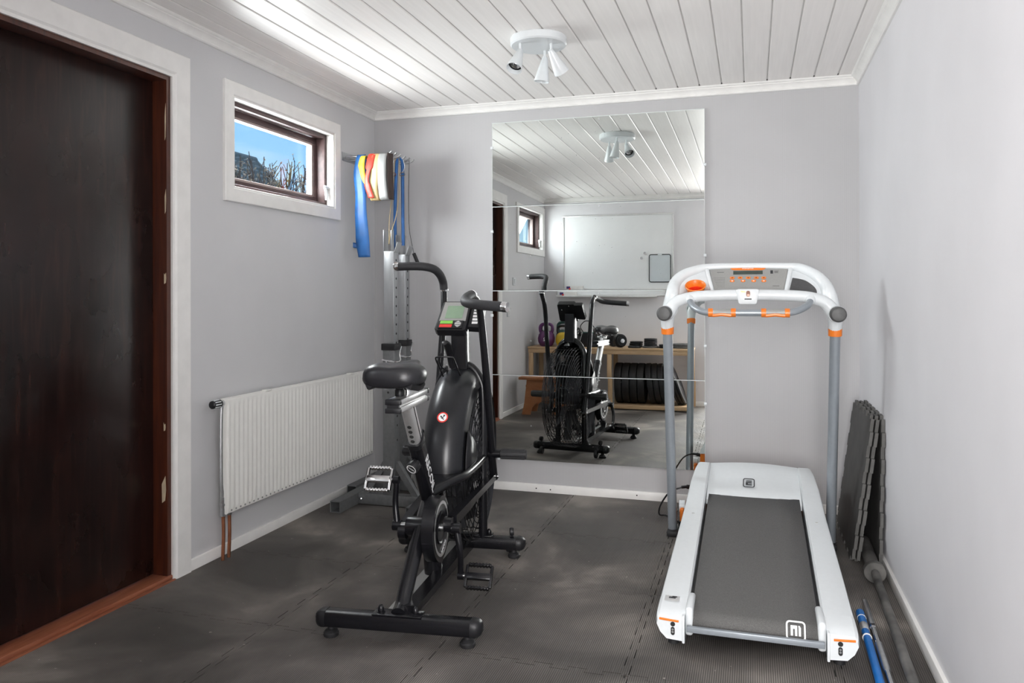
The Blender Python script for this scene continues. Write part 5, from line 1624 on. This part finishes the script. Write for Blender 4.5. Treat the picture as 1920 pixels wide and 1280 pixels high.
kettlebell((-2.090, .430, BZ), 1.0, M_BLACKM, M_BLACKM, 'black kettlebell standing behind the purple one', R(10))
kettlebell((-1.900, .390, BZ), 1.08, M_GREENKB, M_GREENKB, 'dark green kettlebell standing behind the yellow one', R(-5))
kettlebell((-1.730, .470, BZ), .80, M_BLACKM, M_RUBBER, 'black kettlebell between the yellow one and the tool bag', R(60))

bg = empty('tool_bag', (-1.61, .58, BZ), 'dark open box bag with thin arched handle on the bench', 'bag')
b = MB().bx(-1.655, -1.480, .50, .66, BZ, BZ + .006).bx(-1.655, -1.480, .50, .505, BZ, BZ + .155, .001).bx(-1.655, -1.480, .655, .66, BZ, BZ + .155, .001)
b.bx(-1.655, -1.650, .50, .66, BZ, BZ + .155, .001).bx(-1.485, -1.480, .50, .66, BZ, BZ + .155, .001)
b.build('body', M_BLACKM, bg)
MB().bx(-1.659, -1.476, .496, .664, BZ + .148, BZ + .157, .002).build('rim', M_GREENKB, bg)
MB().tube(smooth_path([(-1.650, .58, BZ + .15), (-1.685, .58, BZ + .21), (-1.650, .58, BZ + .262), (-1.612, .58, BZ + .275), (-1.574, .58, BZ + .262), (-1.540, .58, BZ + .21), (-1.485, .58, BZ + .15)], 5), .005, 8).build('handle', M_RUBBER, bg)

def plate(r, t, m, label, cat, group, hole=.015, lip=True):
    e = t / 2
    q_ = min(.010, t * .22)
    prof = [(hole, -e), (r * .30, -e), (r * .34, -e * .62), (r * .80, -e * .62), (r * .84, -e), (r - q_, -e), (r - q_ * .3, -e + q_ * .3), (r, -e + q_), (r, e - q_), (r - q_ * .3, e - q_ * .3), (r - q_, e), (r * .84, e), (r * .80, e * .62), (r * .34, e * .62), (r * .30, e), (hole, e)]
    b = MB().lathe(prof, None, 36, closed=True)
    return b
def put_plate(name, r, t, loc, rot, m, label, group, hole=.015):
    o = plate(r, t, m, label, 'weight plate', group, hole).build(name, m, smooth=30)
    o.location, o.rotation_euler = loc, rot
    return tag(o, label, 'weight plate', group)
# dumbbell
def dumbbell(loc, rz, label):
    o = empty('dumbbell', loc, label, 'dumbbell', None, rz)
    MB().cyl((-.17, 0, .072), (.17, 0, .072), .0125, seg=14).build('bar', M_CHROME, o, local=True)
    for s in (-1, 1):
        for k, (r_, t_) in enumerate(((.070, .024), (.070, .024), (.056, .02))):
            b = plate(r_, t_, None, '', '', '')
            b.bm.transform(Matrix.Translation((s * (.075 + .026 * k), 0, .072)) @ Matrix.Rotation(R(90), 4, 'Y'))
            b.build('disc', M_BLACKM, o, local=True, smooth=30)
        MB().lathe([(.0125, 0), (.024, .002), (.026, .010), (.024, .018), (.0125, .02)], frame((s * .138, 0, .072), (s, 0, 0)), 6).build('star_nut', M_CHROME, o, local=True)
    return o
dumbbell((-1.300, .560, BZ), R(58), 'chrome dumbbell with black discs on the bench beside the plate stacks')
GP = 'small weight plates stacked on the bench'
z = BZ
for k, (x, y, r_, t_) in enumerate(((-1.100, .665, .066, .020), (-1.105, .520, .072, .020), (-1.100, .524, .070, .020), (-1.096, .520, .068, .020))):
    z = BZ + .011 + (max(0, k - 1) * .021)
    put_plate('weight_plate', r_, t_, (x, y, z), (0, 0, k), M_BLACKM,
              ['single small black plate lying at the front left of the plate stacks', 'bottom black plate of the left three-plate stack', 'middle black plate of the left three-plate stack', 'top black plate of the left three-plate stack'][k], GP)
for k in range(5):
    put_plate('weight_plate', (.086, .068, .068, .068, .067)[k], .019, (-.940, .60, BZ + .010 + .0196 * k), (0, 0, k), M_PLATEIRON if k == 0 else M_BLACKM,
              ['wide grey plate at the bottom of the tallest plate stack', 'second plate from the bottom of the tallest plate stack', 'middle plate of the tallest plate stack', 'second plate from the top of the tallest stack', 'topmost black plate of the tallest plate stack'][k], GP)
for k in range(2):
    put_plate('weight_plate', .060, .019, (-.792, .62, BZ + .010 + .0196 * k), (0, 0, k), M_BLACKM, ['lower', 'upper'][k] + ' black plate of the low two-plate stack', GP)
for k in range(2):
    put_plate('weight_plate', (.108, .100)[k], .024, (-.620, .58, BZ + .0125 + .0246 * k), (0, 0, k), M_PLATEIRON, ['lower', 'upper'][k] + ' big grey iron plate at the right end of the bench', GP)
GB = 'bumper plates on the bottom shelf'
ORD = ['first', 'second', 'third', 'fourth', 'fifth', 'sixth', 'seventh', 'eighth', 'ninth', 'tenth']
r_ = .222
zs_ = .0465
xr, pa = -1.318, 0.0            # right face of the previous plate at shelf height, and its lean
for k in range(10):
    t_ = (.074, .074, .074, .070, .056, .056, .054, .026, .026, .024)[k]
    a = R((0, 0, 0, 0, 7, 7, 7, 19, 19, 19)[k])
    bx_ = xr + .005
    if a > pa:      # leans with its upper edge on the neighbour
        bx_ += 2 * r_ * math.sin(a) - math.tan(pa) * 2 * r_ * math.cos(a)
    ca, sa = math.cos(a), math.sin(a)
    xc2, zc2 = bx_ - r_ * sa + t_ / 2 * ca, zs_ + r_ * ca + t_ / 2 * sa
    put_plate('bumper_plate', r_, t_, (xc2, .500, zc2), (0, R(90) - a, 0), M_RUBBER,
              ORD[k] + ' black bumper plate from the bench centre post on the bottom shelf' + (', leaning' if a > 0 else ', upright'), GB, .026)
    xr, pa = bx_ + t_ / ca, a

for nm, z, lab, cat in (('light_switch', 1.28, 'white light switch on the left wall between door and front window', 'switch'), ('wall_socket', 1.02, 'white wall socket below the light switch', 'socket')):
    o = empty(nm, (XL, 1.40, z), lab, cat)
    MB().bx(XL, XL + .012, 1.36, 1.44, z - .04, z + .04, .004).build('cover_plate', M_WHITEPL, o)
    if nm == 'light_switch':
        MB().box((XL + .014, 1.40, z), (.006, .045, .045), Matrix.Rotation(R(5), 3, 'Y'), .002).build('rocker', M_WHITEPL, o)
    else:
        MB().cyl((XL + .0115, 1.40, z), (XL + .0125, 1.40, z), .020, seg=24).build('socket_well', M_LABEL, o)
